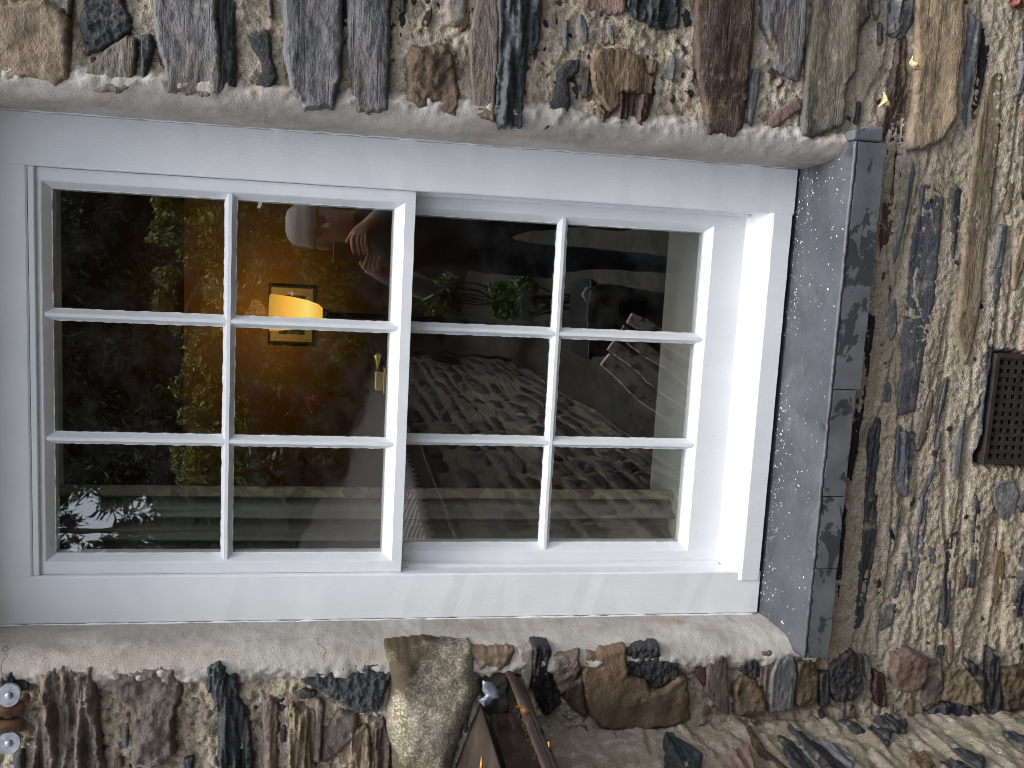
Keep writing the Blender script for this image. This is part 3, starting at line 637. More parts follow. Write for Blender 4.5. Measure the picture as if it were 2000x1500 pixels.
# thin slivers packed into the joints
POLY = [np.array(q) for q in ALLP]
def in_any(x, z, pad=0.0):
    for P in POLY:
        mn, mx = P.min(0)-pad, P.max(0)+pad
        if mn[0] < x < mx[0] and mn[1] < z < mx[1]:
            a, b = P, np.roll(P, -1, 0); c = ((a[:,1] > z) != (b[:,1] > z)) & (x < (b[:,0]-a[:,0])*(z-a[:,1])/(b[:,1]-a[:,1]+1e-12)+a[:,0])
            if c.sum() % 2: return True
    return False
rs = random.Random(77); made = 0; tries = 0
while made < 100 and tries < 12000:
    tries += 1; low_ = made >= 75; x = rs.uniform(-0.62 if low_ else -0.80, 0.82); zq = rs.uniform(-0.60, -0.12) if low_ else rs.uniform(-0.60, 1.5)
    if abs(x) < 0.56 and zq > -0.11: continue
    L = rs.uniform(0.014, 0.065)*(2.8 if low_ else 1); T = rs.uniform(0.004, 0.012)*(2.0 if low_ else 1)
    if vent_box(x, zq) or (zq < -0.1 and not low_ and x > -0.5): continue
    if any(in_any(x+d*L*0.6, zq+e*T*0.8) for d in (-1, 0, 1) for e in (-1, 0, 1)): continue
    a = rs.gauss(0, 0.16); ca_, sa_ = math.cos(a), math.sin(a); n = 8; pts = []
    for i in range(n):
        t = 2*math.pi*i/n; e_ = 0.5 if not low_ else 0.8; c_, s__ = math.cos(t), math.sin(t); p, q_ = math.copysign(abs(c_)**e_, c_)*L/2*rs.uniform(0.75, 1.1), math.copysign(abs(s__)**e_, s__)*T/2*rs.uniform(0.7, 1.15); pts.append((x+ca_*p-sa_*q_, zq+sa_*p+ca_*q_))
    seed += 1; made += 1; POLY.append(np.array(pts))
    stone(pts, rs.choice(['layer', 'layer', 'slab', 'rough']), rs.choice(['gs', 'gb', 'tn', 'bs', 'gb'] if low_ else ['ds', 'ds', 'gs', 'gs', 'gb', 'bs', 'lt', 'br', 'db']), rs.uniform(-0.0005, 0.0022) if low_ else rs.uniform(0.002, 0.008), seed, face1, WALL, dens=60, smear=rs.uniform(0.6, 1.0) if low_ else rs.uniform(0.2, 0.7), rust=rs.choice([0, 0.4]))
# courses running on beside the view
rr = random.Random(21)
def rnd_stone(cx, cz, L, T, place, parent, sd, cols, proud, dens=110, **k):
    n = 9; pts = []
    for i in range(n):
        a = 2*math.pi*i/n; c, s = math.cos(a), math.sin(a); e = 0.36
        pts.append((cx+L/2*math.copysign(abs(c)**e, c)*rr.uniform(0.82, 1.08), cz+T/2*math.copysign(abs(s)**e, s)*rr.uniform(0.75, 1.1)))
    return stone(pts, rr.choice(['slab', 'layer', 'layer', 'rough']), rr.choice(cols), proud, sd, place, parent, dens=dens, jit=min(0.004, T*0.06), **k)
z = GZ+0.04
while z < 2.7:
    T = rr.uniform(0.05, 0.12); x = 0.86+rr.uniform(0, 0.15)
    while x < 2.0:
        L = rr.uniform(0.14, 0.36); seed += 1; rnd_stone(x+L/2, z+T/2, L, T*0.86, face1, WALL, seed, ['gs', 'ds', 'bs', 'br', 'gb', 'tn'], 0.014, rust=0.4); x += L+rr.uniform(0.02, 0.07)
    z += T+0.012
z = 1.60
while z < 2.7:
    T = rr.uniform(0.05, 0.12); x = -1.2+rr.uniform(0, 0.15)
    while x < 0.8:
        L = rr.uniform(0.14, 0.36); seed += 1; rnd_stone(x+L/2, z+T/2, L, T*0.86, face1, WALL, seed, ['gs', 'ds', 'bs', 'br', 'gb'], 0.014, rust=0.4); x += L+rr.uniform(0.02, 0.07)
    z += T+0.012
# slivers of slate and pebbles in the mortar, too small to pick apart
def chips(name, n, area, place, hfun, parent, sd, smin=0.002, smax=0.010, avoid=None):
    r = random.Random(sd); bm = bmesh.new(); lay = bm.loops.layers.color.new('tone')
    k = 0
    while k < n:
        u = r.uniform(*area[0]); v = r.uniform(*area[1])
        if avoid and avoid(u, v): continue
        k += 1
        s = smin+(smax-smin)*r.random()**3; st = r.uniform(1, 3.2); a = r.gauss(0, 0.5); c, d = math.cos(a), math.sin(a)
        h0 = float(hfun(np.array([u]), np.array([v]))[0]); cl = r.choice([(0.06, 0.06, 0.065), (0.10, 0.10, 0.10), (0.20, 0.17, 0.13), (0.5, 0.47, 0.42), (0.3, 0.22, 0.13), (0.42, 0.36, 0.28)])
        vs_ = []
        for i in range(6):
            t = 2*math.pi*i/6; p, q_ = math.cos(t)*s*st*r.uniform(.6, 1.1), math.sin(t)*s*r.uniform(.6, 1.1)
            vs_.append((u+c*p-d*q_, v+d*p+c*q_))
        arr = np.array(vs_); lo = place(arr[:,0], arr[:,1], np.full(6, h0-0.002)); hi = place(u+(arr[:,0]-u)*0.7, v+(arr[:,1]-v)*0.7, np.full(6, h0+s*0.25))
        L_ = [bm.verts.new(p) for p in lo]; H_ = [bm.verts.new(p) for p in hi]; fs = [bm.faces.new(H_)]
        for i in range(6): fs.append(bm.faces.new((L_[i], L_[(i+1) % 6], H_[(i+1) % 6], H_[i])))
        for f in fs:
            for lp in f.loops: lp[lay] = (*cl, 1)
    recalc(bm); m = bpy.data.materials.get('chip_mix')
    if not m:
        M = Mat('chip_mix'); at = M.n('ShaderNodeVertexColor', layer_name='tone'); m = M.set(at.outputs[0], 0.8, M.bump(M.noise(300, 3), 0.4, 0.001))
    o = obj(name, bm_mesh(name, bm), m, parent); o['kind'] = 'stuff'; return o
inwin = lambda u, v: abs(u) < 0.53 and v > -0.1
chips('stone_chips', 420, ((-0.72, 0.82), (-0.60, 1.5)), face1, mortar_h, WALL, 5, 0.0012, 0.008, avoid=inwin)
chips('stone_chips', 170, ((0.55, 0.72), (0.2, 0.85)), face1, mortar_h, WALL, 6, 0.002, 0.010)

# ------------------------------------------------------------------ cement reveals
def reveal(s):
    prof = [(0.001, 0.03), (0.000, 0.004), (0.001, -0.012), (0.0015, -0.03), (0.002, -0.05), (0.003, -0.07), (0.0045, -0.085), (0.007, -0.100), (0.011, -0.112), (0.017, -0.122), (0.024, -0.129), (0.031, -0.134), (0.038, -0.1365), (0.046, -0.136), (0.054, -0.132), (0.063, -0.124), (0.075, -0.108), (0.09, -0.09)]
    zs = np.arange(-0.075, 1.62, 0.005); pr2 = []
    for (a, b), (c, d) in zip(prof, prof[1:]):
        for t in (0, 0.5): pr2.append((a+(c-a)*t, b+(d-b)*t))
    pr2.append(prof[-1]); k = len(pr2); V = []
    for z in zs:
        for i, (dx, y) in enumerate(pr2):
            t = i/(k-1); w1 = 0.0045*N1.fbm(z*7+s*5, t*3, 3)*min(1, t*4); ed = max(0, (dx-0.022)/0.05)
            w2 = ed*(0.010*N2.fbm(z*22+s*9, dx*22, 3)+0.007*N3.fbm(z*80, dx*80+s, 2)); f3 = 0.0010*N3.fbm(z*60, y*60+s*3, 3)
            V.append((s*(0.4700+dx+w1*0.9+f3*(1-min(1, ed*2))), y-w2-f3*min(1, ed*2)-w1*min(1, max(0, t-0.4)*2), z))
    n = len(zs); F = []
    for a in range(n-1):
        for b in range(k-1):
            q = (a*k+b, a*k+b+1, (a+1)*k+b+1, (a+1)*k+b); F.append(q if s < 0 else q[::-1])
    return obj('cement_reveal', mesh('cement_reveal', V, F), RENDER, WALL, True)
reveal(1); reveal(-1)
bm = bmesh.new(); bbox(bm, -0.56, 0.56, -0.118, 0.14, 1.570, 1.64, 0.004); part('lintel', bm, WALL, RENDER)

# ------------------------------------------------------------------ wing wall on the world-left, coming towards the viewer
GUT_Z = 0.545
def wing_h(u, v):      # u runs along -Y away from the house wall
    return 0.006*N2.fbm(u*6, v*22, 4, 0.55)+0.003*N1.fbm(u*50, v*60, 3, 0.6)-0.005*sstep(0.3, 0.5, -np.abs(N3.fbm(u*3, v*16, 3))+0.6)
wface = lambda U, V, H: np.stack([XC+H, -U, V], -1)
uu = np.concatenate([np.arange(0.08, 0.55, 0.004), np.arange(0.55, 6.3, 0.03)]); vv = np.concatenate([np.arange(GZ-0.1, 0.56, 0.005), [0.57]])
WING = obj('wing_wall', sheet('wing_wall', uu, vv, wing_h, wface), MORTAR_WING)
WING.data.flip_normals()
tag(WING, 'lower slate rubble wall meeting the house wall at the inner corner below the gutter', 'wall', kind='thing')
PW = [
('ds',7,[(0,1300),(80,1330),(200,1420),(190,1560),(0,1540)]), ('ds',7,[(630,1310),(720,1360),(830,1500),(860,1600),(780,1560),(680,1430)]),
('ds',8,[(680,1270),(760,1310),(870,1370),(1000,1500),(1080,1600),(960,1580),(800,1410)]), ('gs',6,[(870,1340),(950,1370),(1060,1450),(1040,1490),(950,1440)]),
('ds',6,[(970,1225),(1060,1240),(1110,1290),(1060,1290)]), ('ds',9,[(1170,1220),(1250,1222),(1350,1250),(1330,1290),(1260,1290),(1240,1350),(1190,1310),(1140,1280)]),
('pk',10,[(330,1430),(400,1400),(470,1430),(510,1560),(340,1560)]), ('ds',8,[(1540,1460),(1640,1455),(1760,1530),(1820,1600),(1660,1560)]),
('ds',8,[(1620,1390),(1700,1410),(1780,1460),(1760,1490),(1680,1450)]), ('db',5,[(445,1250),(470,1270),(560,1400),(680,1500),(660,1510),(530,1410)]),
('ds',7,[(1880,1290),(2060,1330),(2060,1380),(1930,1340)]), ('br',7,[(1360,1420),(1440,1410),(1500,1480),(1440,1520),(1370,1480)]),
]
for col, pr_, poly in PW:
    pts = []; seed += 1
    for x, y in poly:
        p = hitX(1300+x*0.35, 975+y*0.35, XC+0.004); pts.append((max(0.115, -p[1]), p[2]))
    stone(pts, 'layer', col, pr_*0.001, seed, lambda u, v, h: np.stack([XC+h, -u, v], -1), WING, dens=500, smear=0.35)
rr = random.Random(4); wpl = lambda u, v, h: np.stack([XC+h, -u, v], -1)
z = GZ+0.03
while z < 0.50:
    T = rr.uniform(0.05, 0.11); y = 0.50+rr.uniform(0, 0.2)
    while y < 6.1:
        L = rr.uniform(0.12, 0.40); seed += 1
        if rr.random() < 0.85: rnd_stone(y+L/2, z+T/2, L, T*0.8, wpl, WING, seed, ['ds', 'gs', 'gb', 'db', 'bs'], 0.008, dens=70, smear=0.8)
        y += L+rr.uniform(0.03, 0.10)
    z += T+0.02
for o in WING.children:     # the outline was traced with the wing's own handedness: face the stones outwards
    o.data.flip_normals()

# mortar fillet over the lean-to and the lean-to roof
FIL = Mat('lichened_fillet')
n1 = FIL.noise(7, 5, 0.6); n2 = FIL.noise(220, 4, 0.75); n3 = FIL.noise(14, 5, 0.65)
c = FIL.mix(FIL.step(n1, 0.40, 0.56), (0.075, 0.060, 0.038), (0.30, 0.265, 0.20)); c = FIL.mix(FIL.math('MULTIPLY', FIL.step(n3, 0.5, 0.64), 0.8), c, (0.115, 0.095, 0.035))
c = FIL.mix(FIL.math('MULTIPLY', FIL.step(n2, 0.50, 0.60), FIL.step(n1, 0.38, 0.56)), c, (0.56, 0.52, 0.43))
FILM = FIL.set(c, 0.93, FIL.bump(n2, 0.7, 0.003), Specular_IOR_Level=0.2)
def fil(poly, proud, kind, m=FILM):
    global seed; seed += 1; pts = []
    for x, y in poly:
        p = hit(650+x*0.35, 975+y*0.35, YW-proud*0.6); pts.append((p[0], p[2]))
    o = stone(pts, kind, 'lt', proud, seed, face1, WALL, name='mortar_fillet', mat=m, jit=0.003, dens=1400, soft=0.035); return o
fil([(300,850),(480,835),(650,838),(770,850),(795,960),(822,1000),(818,1080),(740,1260),(660,1500),(600,1700),(330,1700),(330,1500),(300,1280),(322,1050)], 0.034, 'lump')
fil([(770,850),(900,840),(1010,850),(1000,930),(940,965),(870,960),(800,985)], 0.020, 'rough', flat('damp_brown_mortar', (0.17, 0.12, 0.08), 0.9, 0.5, 60))

o = fil([(826,975),(900,958),(1000,925),(1035,990),(1030,1120),(980,1240),(900,1240),(850,1170),(830,1060)], 0.012, 'rough', flat('painted_hole_shade', (0.018, 0.014, 0.011), 0.95, 0.5, 60)); o.name = 'stone'  # dark of the hole behind the lead, painted as a black lump over mortar
BROWN = Mat('brown_gutter_paint'); nb = BROWN.noise(14, 5, 0.65); ns = BROWN.noise(9, 5, 0.6, BROWN.map((6, 1, 6)))
c = BROWN.mix(BROWN.step(nb, 0.35, 0.65), (0.016, 0.010, 0.008), (0.042, 0.026, 0.020)); c = BROWN.mix(BROWN.math('MULTIPLY', BROWN.step(ns, 0.54, 0.68), 0.5), c, (0.13, 0.12, 0.09))
c = BROWN.mix(BROWN.math('MULTIPLY', BROWN.step(BROWN.voro(160), 0.16, 0.06), 0.6), c, (0.5, 0.46, 0.40))
BROWNM = BROWN.set(c, BROWN.step(nb, -0.2, 1.2), BROWN.bump(nb, 0.3, 0.002))
p_lip = hit(1006, 1318, -0.150); gx1 = p_lip[0]; gz1 = p_lip[2]
GUT = tag(empty('roof_gutter', (gx1, -0.15, gz1)), 'dark brown gutter with dead leaves running out from the wall beside the window', 'gutter')
def sweepY(name, prof, ya, yb, n, thick, mat, parent, waver=0.002):
    V = []; k = len(prof); F = []
    for j in range(n+1):
        y = ya+(yb-ya)*(j/n)**1.6
        for x, z in prof: V.append((x+waver*N1(y*7, x*30), y, z+waver*N2(y*7, x*30)))
    for j in range(n):
        for i in range(k-1): a = j*k+i; F.append((a, a+1, a+k+1, a+k))
    o = obj(name, mesh(name, V, F), mat, None, True); s_ = o.modifiers.new('t', 'SOLIDIFY'); s_.thickness = thick; s_.offset = 0
    return put(o, parent)
gz1 += 0.014; gx1 += 0.004; cxg = gx1-0.056
prof = [(gx1-0.010, gz1-0.016), (gx1-0.003, gz1-0.010), (gx1+0.000, gz1-0.002), (gx1-0.002, gz1+0.002), (gx1-0.006, gz1), (gx1-0.010, gz1-0.016), (gx1-0.022, gz1-0.030), (gx1-0.05, gz1-0.038), (gx1-0.085, gz1-0.032), (gx1-0.104, gz1-0.012), (gx1-0.110, gz1+0.012)]
sweepY('trough', prof, -0.143, -6.3, 60, 0.004, BROWNM, GUT)
V = [(gx1-0.008, -0.1445, gz1-0.006), (gx1-0.022, -0.1445, gz1-0.028), (gx1-0.05, -0.1445, gz1-0.036), (gx1-0.085, -0.1445, gz1-0.030), (gx1-0.104, -0.1445, gz1-0.006)]
put(obj('end_cap', mesh('end_cap', V, [tuple(range(5))]), BROWNM), GUT)
bm = bmesh.new(); rr = random.Random(8)      # silt and moss lying in the trough
for k in range(420):
    y = -0.16-abs(rr.gauss(0, 0.5)); x = cxg+rr.gauss(-0.005, 0.018); z = gz1-0.036+abs(x-cxg)*0.25+rr.uniform(0, 0.005); s = rr.uniform(0.002, 0.007)
    M = Matrix.Translation((x, y, z)) @ Matrix.Rotation(rr.random()*3, 4, 'X') @ Matrix.Rotation(rr.random()*3, 4, 'Z') @ Matrix.Diagonal((s*1.6, s, s*0.5, 1))
    bmesh.ops.create_icosphere(bm, subdivisions=1, radius=1, matrix=M)
si = put(obj('silt', bm_mesh('silt', bm), flat('silt', (0.035, 0.026, 0.016), 0.95, 0.5, 90)), GUT); si['kind'] = 'stuff'
# roof: profiled sheets rising to the world-left from the gutter
ROOF = Mat('lean_to_sheeting'); nr_ = ROOF.noise(10, 5, 0.6)
ROOFM = ROOF.set(ROOF.mix(ROOF.step(nr_, 0.35, 0.65), (0.020, 0.014, 0.011), (0.06, 0.048, 0.04)), 0.34, ROOF.bump(nr_, 0.3, 0.003))
pe = hit(938, 1379, -0.15); pu = hit(892, 1500, -0.15); slope = (pu[2]-pe[2])/(pe[0]-pu[0])
RO = tag(empty('lean_to_roof', (pe[0], -0.14, pe[2])), 'shallow brown lean-to roof whose edge drips into the gutter', 'roof')
ys = np.arange(0.139, 6.35, 0.0125); V = []; F = []; ds_ = [0.0, 0.05, 0.6, 1.9]
for y in ys:
    for d in ds_: V.append((pe[0]-d, -y, pe[2]+slope*d+(0.009*math.cos((y-0.14)*2*math.pi/0.076) if y > 0.70 else 0.009)-0.009))
k = len(ds_)
for j in range(len(ys)-1):
    for i in range(k-1): a = j*k+i; F.append((a, a+1, a+k+1, a+k))
ro = obj('sheeting', mesh('sheeting', V, F), ROOFM, None, True); s_ = ro.modifiers.new('t', 'SOLIDIFY'); s_.thickness = 0.006; put(ro, RO)
bm = bmesh.new(); bbox(bm, pe[0]-0.05, pe[0]-0.020, -6.3, -0.141, pe[2]-0.09, pe[2]-0.02, 0.003); fs = part('fascia', bm, None, BROWNM); put(fs, RO)
# torn scrap of lead over the gutter end
def flatpiece(name, poly, Y, mat, thick, bend, zone, label, cat, parent=None, group=None):
    ox, oy = ZO[zone]; pts = [hit(ox+x*0.35, oy+y*0.35, Y) for x, y in poly]; c = sum(pts)/len(pts)
    bm = bmesh.new(); vs_ = []
    for p in pts:
        d = p-c; vs_.append(bm.verts.new((p[0], p[1]-bend*(d[0]*7+abs(d[2])*9)*0.02, p[2])))
    f = bm.faces.new(vs_); r = bmesh.ops.poke(bm, faces=[f]); r['verts'][0].co.y -= bend*0.005
    bmesh.ops.subdivide_edges(bm, edges=bm.edges[:], cuts=2, use_grid_fill=True)
    for v in bm.verts: v.co.y += 0.0025*bend*N1(v.co.x*90, v.co.z*90)
    recalc(bm); o = obj(name, bm_mesh(name, bm), mat, None, True); s_ = o.modifiers.new('t', 'SOLIDIFY'); s_.thickness = thick
    return tag(o, label, cat, group)
LEAD = Mat('weathered_lead'); nl = LEAD.noise(60, 5, 0.65)
LEADM = LEAD.set(LEAD.mix(LEAD.step(nl, 0.35, 0.65), (0.12, 0.135, 0.17), (0.30, 0.32, 0.37)), 0.5, LEAD.bump(nl, 0.4, 0.002), Metallic=0.3)
flatpiece('lead_scrap', [(832,1000),(880,1012),(930,1068),(942,1092),(905,1112),(882,1150),(845,1162),(815,1122),(850,1092),(832,1060)], -0.185, LEADM, 0.002, 1.5, 'E', 'crumpled blue-grey scrap of lead poking out at the end of the gutter', 'lead scrap')
LEAF = flat('dead_leaf', (0.50, 0.20, 0.045), 0.55, 0.5, 120)
flatpiece('fallen_leaf', [(1013,1135),(1040,1140),(1070,1152),(1100,1180),(1096,1216),(1078,1200),(1055,1170)], hitX(1020, 1385, gx1)[1]-0.006, LEAF, 0.0006, 2, 'E', 'curled orange dead leaf on the rim of the gutter', 'leaf', group='dead leaves in the gutter')
flatpiece('fallen_leaf', [(828,1425),(842,1440),(838,1490),(822,1530),(820,1480)], hitX(940, 1490, pe[0]-0.03)[1]-0.006, LEAF, 0.0006, 1, 'E', 'narrow orange dead leaf on the lean-to roof edge', 'leaf', group='dead leaves in the gutter')
flatpiece('fallen_leaf', [(1198,1355),(1208,1350),(1212,1378),(1202,1392)], hitX(1070, 1455, gx1)[1]-0.006, LEAF, 0.0006, 1, 'E', 'tiny orange leaf scrap stuck on the outer gutter rim', 'leaf', group='dead leaves in the gutter')
SHAV = flat('wood_shaving', (0.62, 0.44, 0.22), 0.6, 0.25, 150)
flatpiece('wood_shaving', [(1352,318),(1366,350),(1400,378),(1415,394),(1390,392),(1362,372),(1350,345)], YW-0.022, SHAV, 0.0012, 3, 'C', 'pale curled shaving caught on the wall above the other shaving', 'shaving', group='shavings caught on the wall')
flatpiece('wood_shaving', [(1188,510),(1205,540),(1235,570),(1252,600),(1235,596),(1212,592),(1190,612),(1186,600),(1206,570)], YW-0.022, SHAV, 0.0012, 3, 'C', 'forked pale splinter stuck in the mortar just above the sill end', 'shaving', group='shavings caught on the wall')

# ------------------------------------------------------------------ air brick
IRON = Mat('rusty_iron'); ni = IRON.noise(40, 5, 0.65)
IRONM = IRON.set(IRON.mix(IRON.step(ni, 0.35, 0.68), (0.016, 0.013, 0.012), (0.045, 0.034, 0.029)), 0.7, IRON.bump(ni, 0.5, 0.0015), Metallic=0.2)
a = hit(1938, 690, YW-0.004); b = hit(1928, 906, YW-0.004); vx0, vx1 = b[0], a[0]; vz1 = (a[2]+b[2])/2+0.003; vz0 = vz1-0.155
AIR = tag(empty('air_brick', ((vx0+vx1)/2, YW, vz0)), 'dark iron air brick with square holes low in the wall under the sill', 'air vent')
bm = bmesh.new()
for x0, x1, z0, z1 in ((vx0, vx1, vz1-0.010, vz1), (vx0, vx1, vz0, vz0+0.010), (vx0, vx0+0.009, vz0+0.0101, vz1-0.0101), (vx1-0.009, vx1, vz0+0.0101, vz1-0.0101)): bbox(bm, x0, x1, YW-0.0085, YW+0.02, z0, z1, 0.0008, 1)
put(part('rim', bm, None, IRONM), AIR)
bm = bmesh.new(); nX, nZ = 12, 8; wx = (vx1-vx0-0.018); wz = 0.135
for i in range(nX+1):
    x = vx0+0.009+wx*i/nX; bbox(bm, x-0.0042, x+0.0042, YW-0.0052, YW+0.012, vz0+0.0101, vz1-0.0101)
for j in range(nZ+1):
    z = vz0+0.010+wz*j/nZ; bbox(bm, vx0+0.0091, vx1-0.0091, YW-0.0048, YW+0.0115, z-0.0040, z+0.0040)
put(part('lattice', bm, None, IRONM), AIR)
bm = bmesh.new(); bbox(bm, vx0+0.001, vx1-0.001, YW+0.021, YW+0.03, vz0, vz1); put(part('hole_shade_sheet', bm, None, flat('vent_hole_shade', (0.012, 0.010, 0.009), 0.95)), AIR)  # near-black sheet painting the dark depth behind the lattice holes

# ------------------------------------------------------------------ pipe bracket
ZINC = Mat('dull_galvanised'); nz = ZINC.noise(70, 4, 0.6)
ZINCM = ZINC.set(ZINC.mix(ZINC.step(nz, 0.35, 0.65), (0.22, 0.235, 0.26), (0.42, 0.44, 0.47)), 0.42, ZINC.bump(nz, 0.3, 0.001), Metallic=0.6)
RUST = flat('rusty_strap', (0.16, 0.075, 0.045), 0.75, 0.6, 60)
def disc_pts(cx, cy, r, n=18, sq=1.0): return [(cx+r*math.cos(2*math.pi*k/n), cy+r*sq*math.sin(2*math.pi*k/n)) for k in range(n)]
c0 = hit(18, 1358, YW-0.026); c1 = hit(18, 1451, YW-0.026)
BRK = tag(empty('pipe_bracket', ((c0[0]+c1[0])/2, YW, (c0[2]+c1[2])/2)), 'bracket of two grey bolted lugs with a rusty strap between them at the wall edge', 'bracket')
for c in (c0, c1):
    bm = bmesh.new(); r0 = bmesh.ops.create_circle(bm, cap_ends=True, segments=22, radius=0.0205, matrix=Matrix.Translation((c[0], YW-0.024, c[2])) @ Matrix.Rotation(math.pi/2, 4, 'X'))
    for v in bm.verts:
        a_ = math.atan2(v.co.z-c[2], v.co.x-c[0]); k = 1+0.10*math.cos(2*a_+0.7); v.co.x = c[0]+(v.co.x-c[0])*k; v.co.z = c[2]+(v.co.z-c[2])*k
    ex = bmesh.ops.extrude_face_region(bm, geom=bm.faces[:]); 
    for v in [g_ for g_ in ex['geom'] if isinstance(g_, bmesh.types.BMVert)]:
        v.co.y -= 0.0035; v.co.x = c[0]+(v.co.x-c[0])*0.95; v.co.z = c[2]+(v.co.z-c[2])*0.95
    lug = put(part('lug', bm, None, ZINCM), BRK)
    bm = bmesh.new(); bmesh.ops.create_uvsphere(bm, u_segments=14, v_segments=8, radius=0.0068, matrix=Matrix.Translation((c[0], YW-0.0275, c[2])) @ Matrix.Diagonal((1, 0.75, 1, 1)))
    bl = part('bolt', bm, None, ZINCM, True); bl.parent = lug
bm = bmesh.new(); pz = (c0[2]+c1[2])/2; xa, xb = c0[0]-0.018, c1[0]+0.018
for k, (dx0, dx1) in enumerate(((0, 0.46), (0.54, 1.0))):
    x0 = xa+(xb-xa)*dx0; x1 = xa+(xb-xa)*dx1; pts = [((x0+x1)/2, YW-0.016-0.004*k, pz-0.020), ((x0+x1)/2, YW-0.020-0.004*k, pz+0.02), ((x0+x1)/2, YW-0.018-0.004*k, pz+0.12)]
    tube(bm, pts, abs(x1-x0)/2, 12)
put(part('strap', bm, None, RUST, True), BRK)

# ------------------------------------------------------------------ the room behind the glass
def plain(name, bm, mat, label=None, cat=None, kind=None):
    recalc(bm); o = obj(name, bm_mesh(name, bm), mat); return tag(o, label, cat, kind=kind)
OCHRE = flat('ochre_plaster', (0.40, 0.25, 0.085), 0.9, 0.12, 6); DARKW = flat('dark_oak', (0.035, 0.022, 0.014), 0.55, 0.4, 20); CREAM = flat('cream_gloss', (0.72, 0.71, 0.64), 0.45, 0.06, 8)
RB = 3.34
bm = bmesh.new(); bbox(bm, -2.2, 2.6, RB, RB+0.1, GZ, 2.3); plain('room_wall', bm, OCHRE, kind='structure')
bm = bmesh.new(); bbox(bm, -2.3, -2.2, 0.16, RB+0.1, GZ, 2.3); plain('room_wall', bm, DARKW, kind='structure')
bm = bmesh.new(); bbox(bm, 2.6, 2.7, 0.16, RB+0.1, GZ, 2.3); plain('room_wall', bm, DARKW, kind='structure')
bm = bmesh.new(); bbox(bm, -2.3, 2.7, 0.16, RB+0.1, 1.70, 1.8); plain('room_ceiling', bm, flat('smoky_beam', (0.012, 0.009, 0.007), 0.9), kind='structure')
bm = bmesh.new(); bbox(bm, -2.3, 2.7, 0.16, RB+0.1, GZ-0.1, GZ+0.001); plain('room_floor', bm, DARKW, kind='structure')
# inner leaf of the house wall with the window opening
bm = bmesh.new()
for x0, x1, z0, z1 in ((-2.3, -0.470, GZ, 1.7), (0.470, 2.7, GZ, 1.7), (-0.469, 0.469, GZ, 0.02), (-0.469, 0.469, 1.50, 1.7)): bbox(bm, x0, x1, 0.141, 0.40, z0, z1)
plain('inner_wall', bm, CREAM, kind='structure')
z = hit(1300, 800, 0.40)[2]
bm = bmesh.new(); bbox(bm, -0.468, 0.468, 0.1415, 0.375, 0.100, 0.128, 0.004); plain('window_board', bm, CREAM, 'cream inner window board seen through the lowest panes', 'window board', 'thing')
# lamp
LY = 3.0; lc = hit(575, 612, LY)
LAMP = tag(empty('standard_lamp', (lc[0], LY, GZ)), 'lit standard lamp with a glowing amber tulip shade inside the room', 'lamp')
zt, zb = hit(527, 612, LY)[2], hit(632, 612, LY)[2]; H = zt-zb
SH = Mat('amber_glass_shade'); SH.b.inputs['Base Color'].default_value = (0.3, 0.18, 0.05, 1); SH.b.inputs['Emission Color'].default_value = (1.0, 0.47, 0.05, 1); SH.b.inputs['Emission Strength'].default_value = 0.5
lw = SH.n('ShaderNodeSeparateXYZ'); SH.l(SH.pos, lw.inputs[0])
gz_ = SH.step(lw.outputs['Z'], zb, zt); SH.l(SH.ramp(gz_, [(0.0, (0.9, 0.38, 0.03)), (0.3, (1.0, 0.75, 0.17)), (0.65, (1.0, 0.50, 0.06)), (1.0, (0.55, 0.27, 0.05))]), SH.b.inputs['Emission Color'])
bm = bmesh.new(); lathe(bm, [(0.028, 0), (0.050, H*0.10), (0.068, H*0.30), (0.080, H*0.55), (0.088, H*0.80), (0.091, H), (0.086, H), (0.074, H*0.5), (0.026, 0.004)], (lc[0], LY, zb), 28); put(part('shade', bm, None, SH.m, True), LAMP)
bm = bmesh.new(); tube(bm, [(lc[0], LY, GZ+0.03), (lc[0], LY, zb-0.07), (lc[0], LY, zb-0.03), (lc[0], LY, zb+0.01)], [0.013, 0.013, 0.020, 0.034], 14); put(part('stem', bm, None, DARKW, True), LAMP)
bm = bmesh.new(); lathe(bm, [(0.0, 0.045), (0.02, 0.045), (0.13, 0.02), (0.15, 0.0), (0, 0.0)], (lc[0], LY, GZ+0.002), 24); put(part('foot', bm, None, DARKW, True), LAMP)
pl = bpy.data.lights.new('lamp_bulb', 'POINT'); pl.energy = 0.58; pl.color = (1.0, 0.55, 0.18); pl.shadow_soft_size = 0.05
plo = bpy.data.objects.new('lamp_bulb', pl); COL.objects.link(plo); plo.location = (lc[0], LY, zt+0.06); put(plo, LAMP)
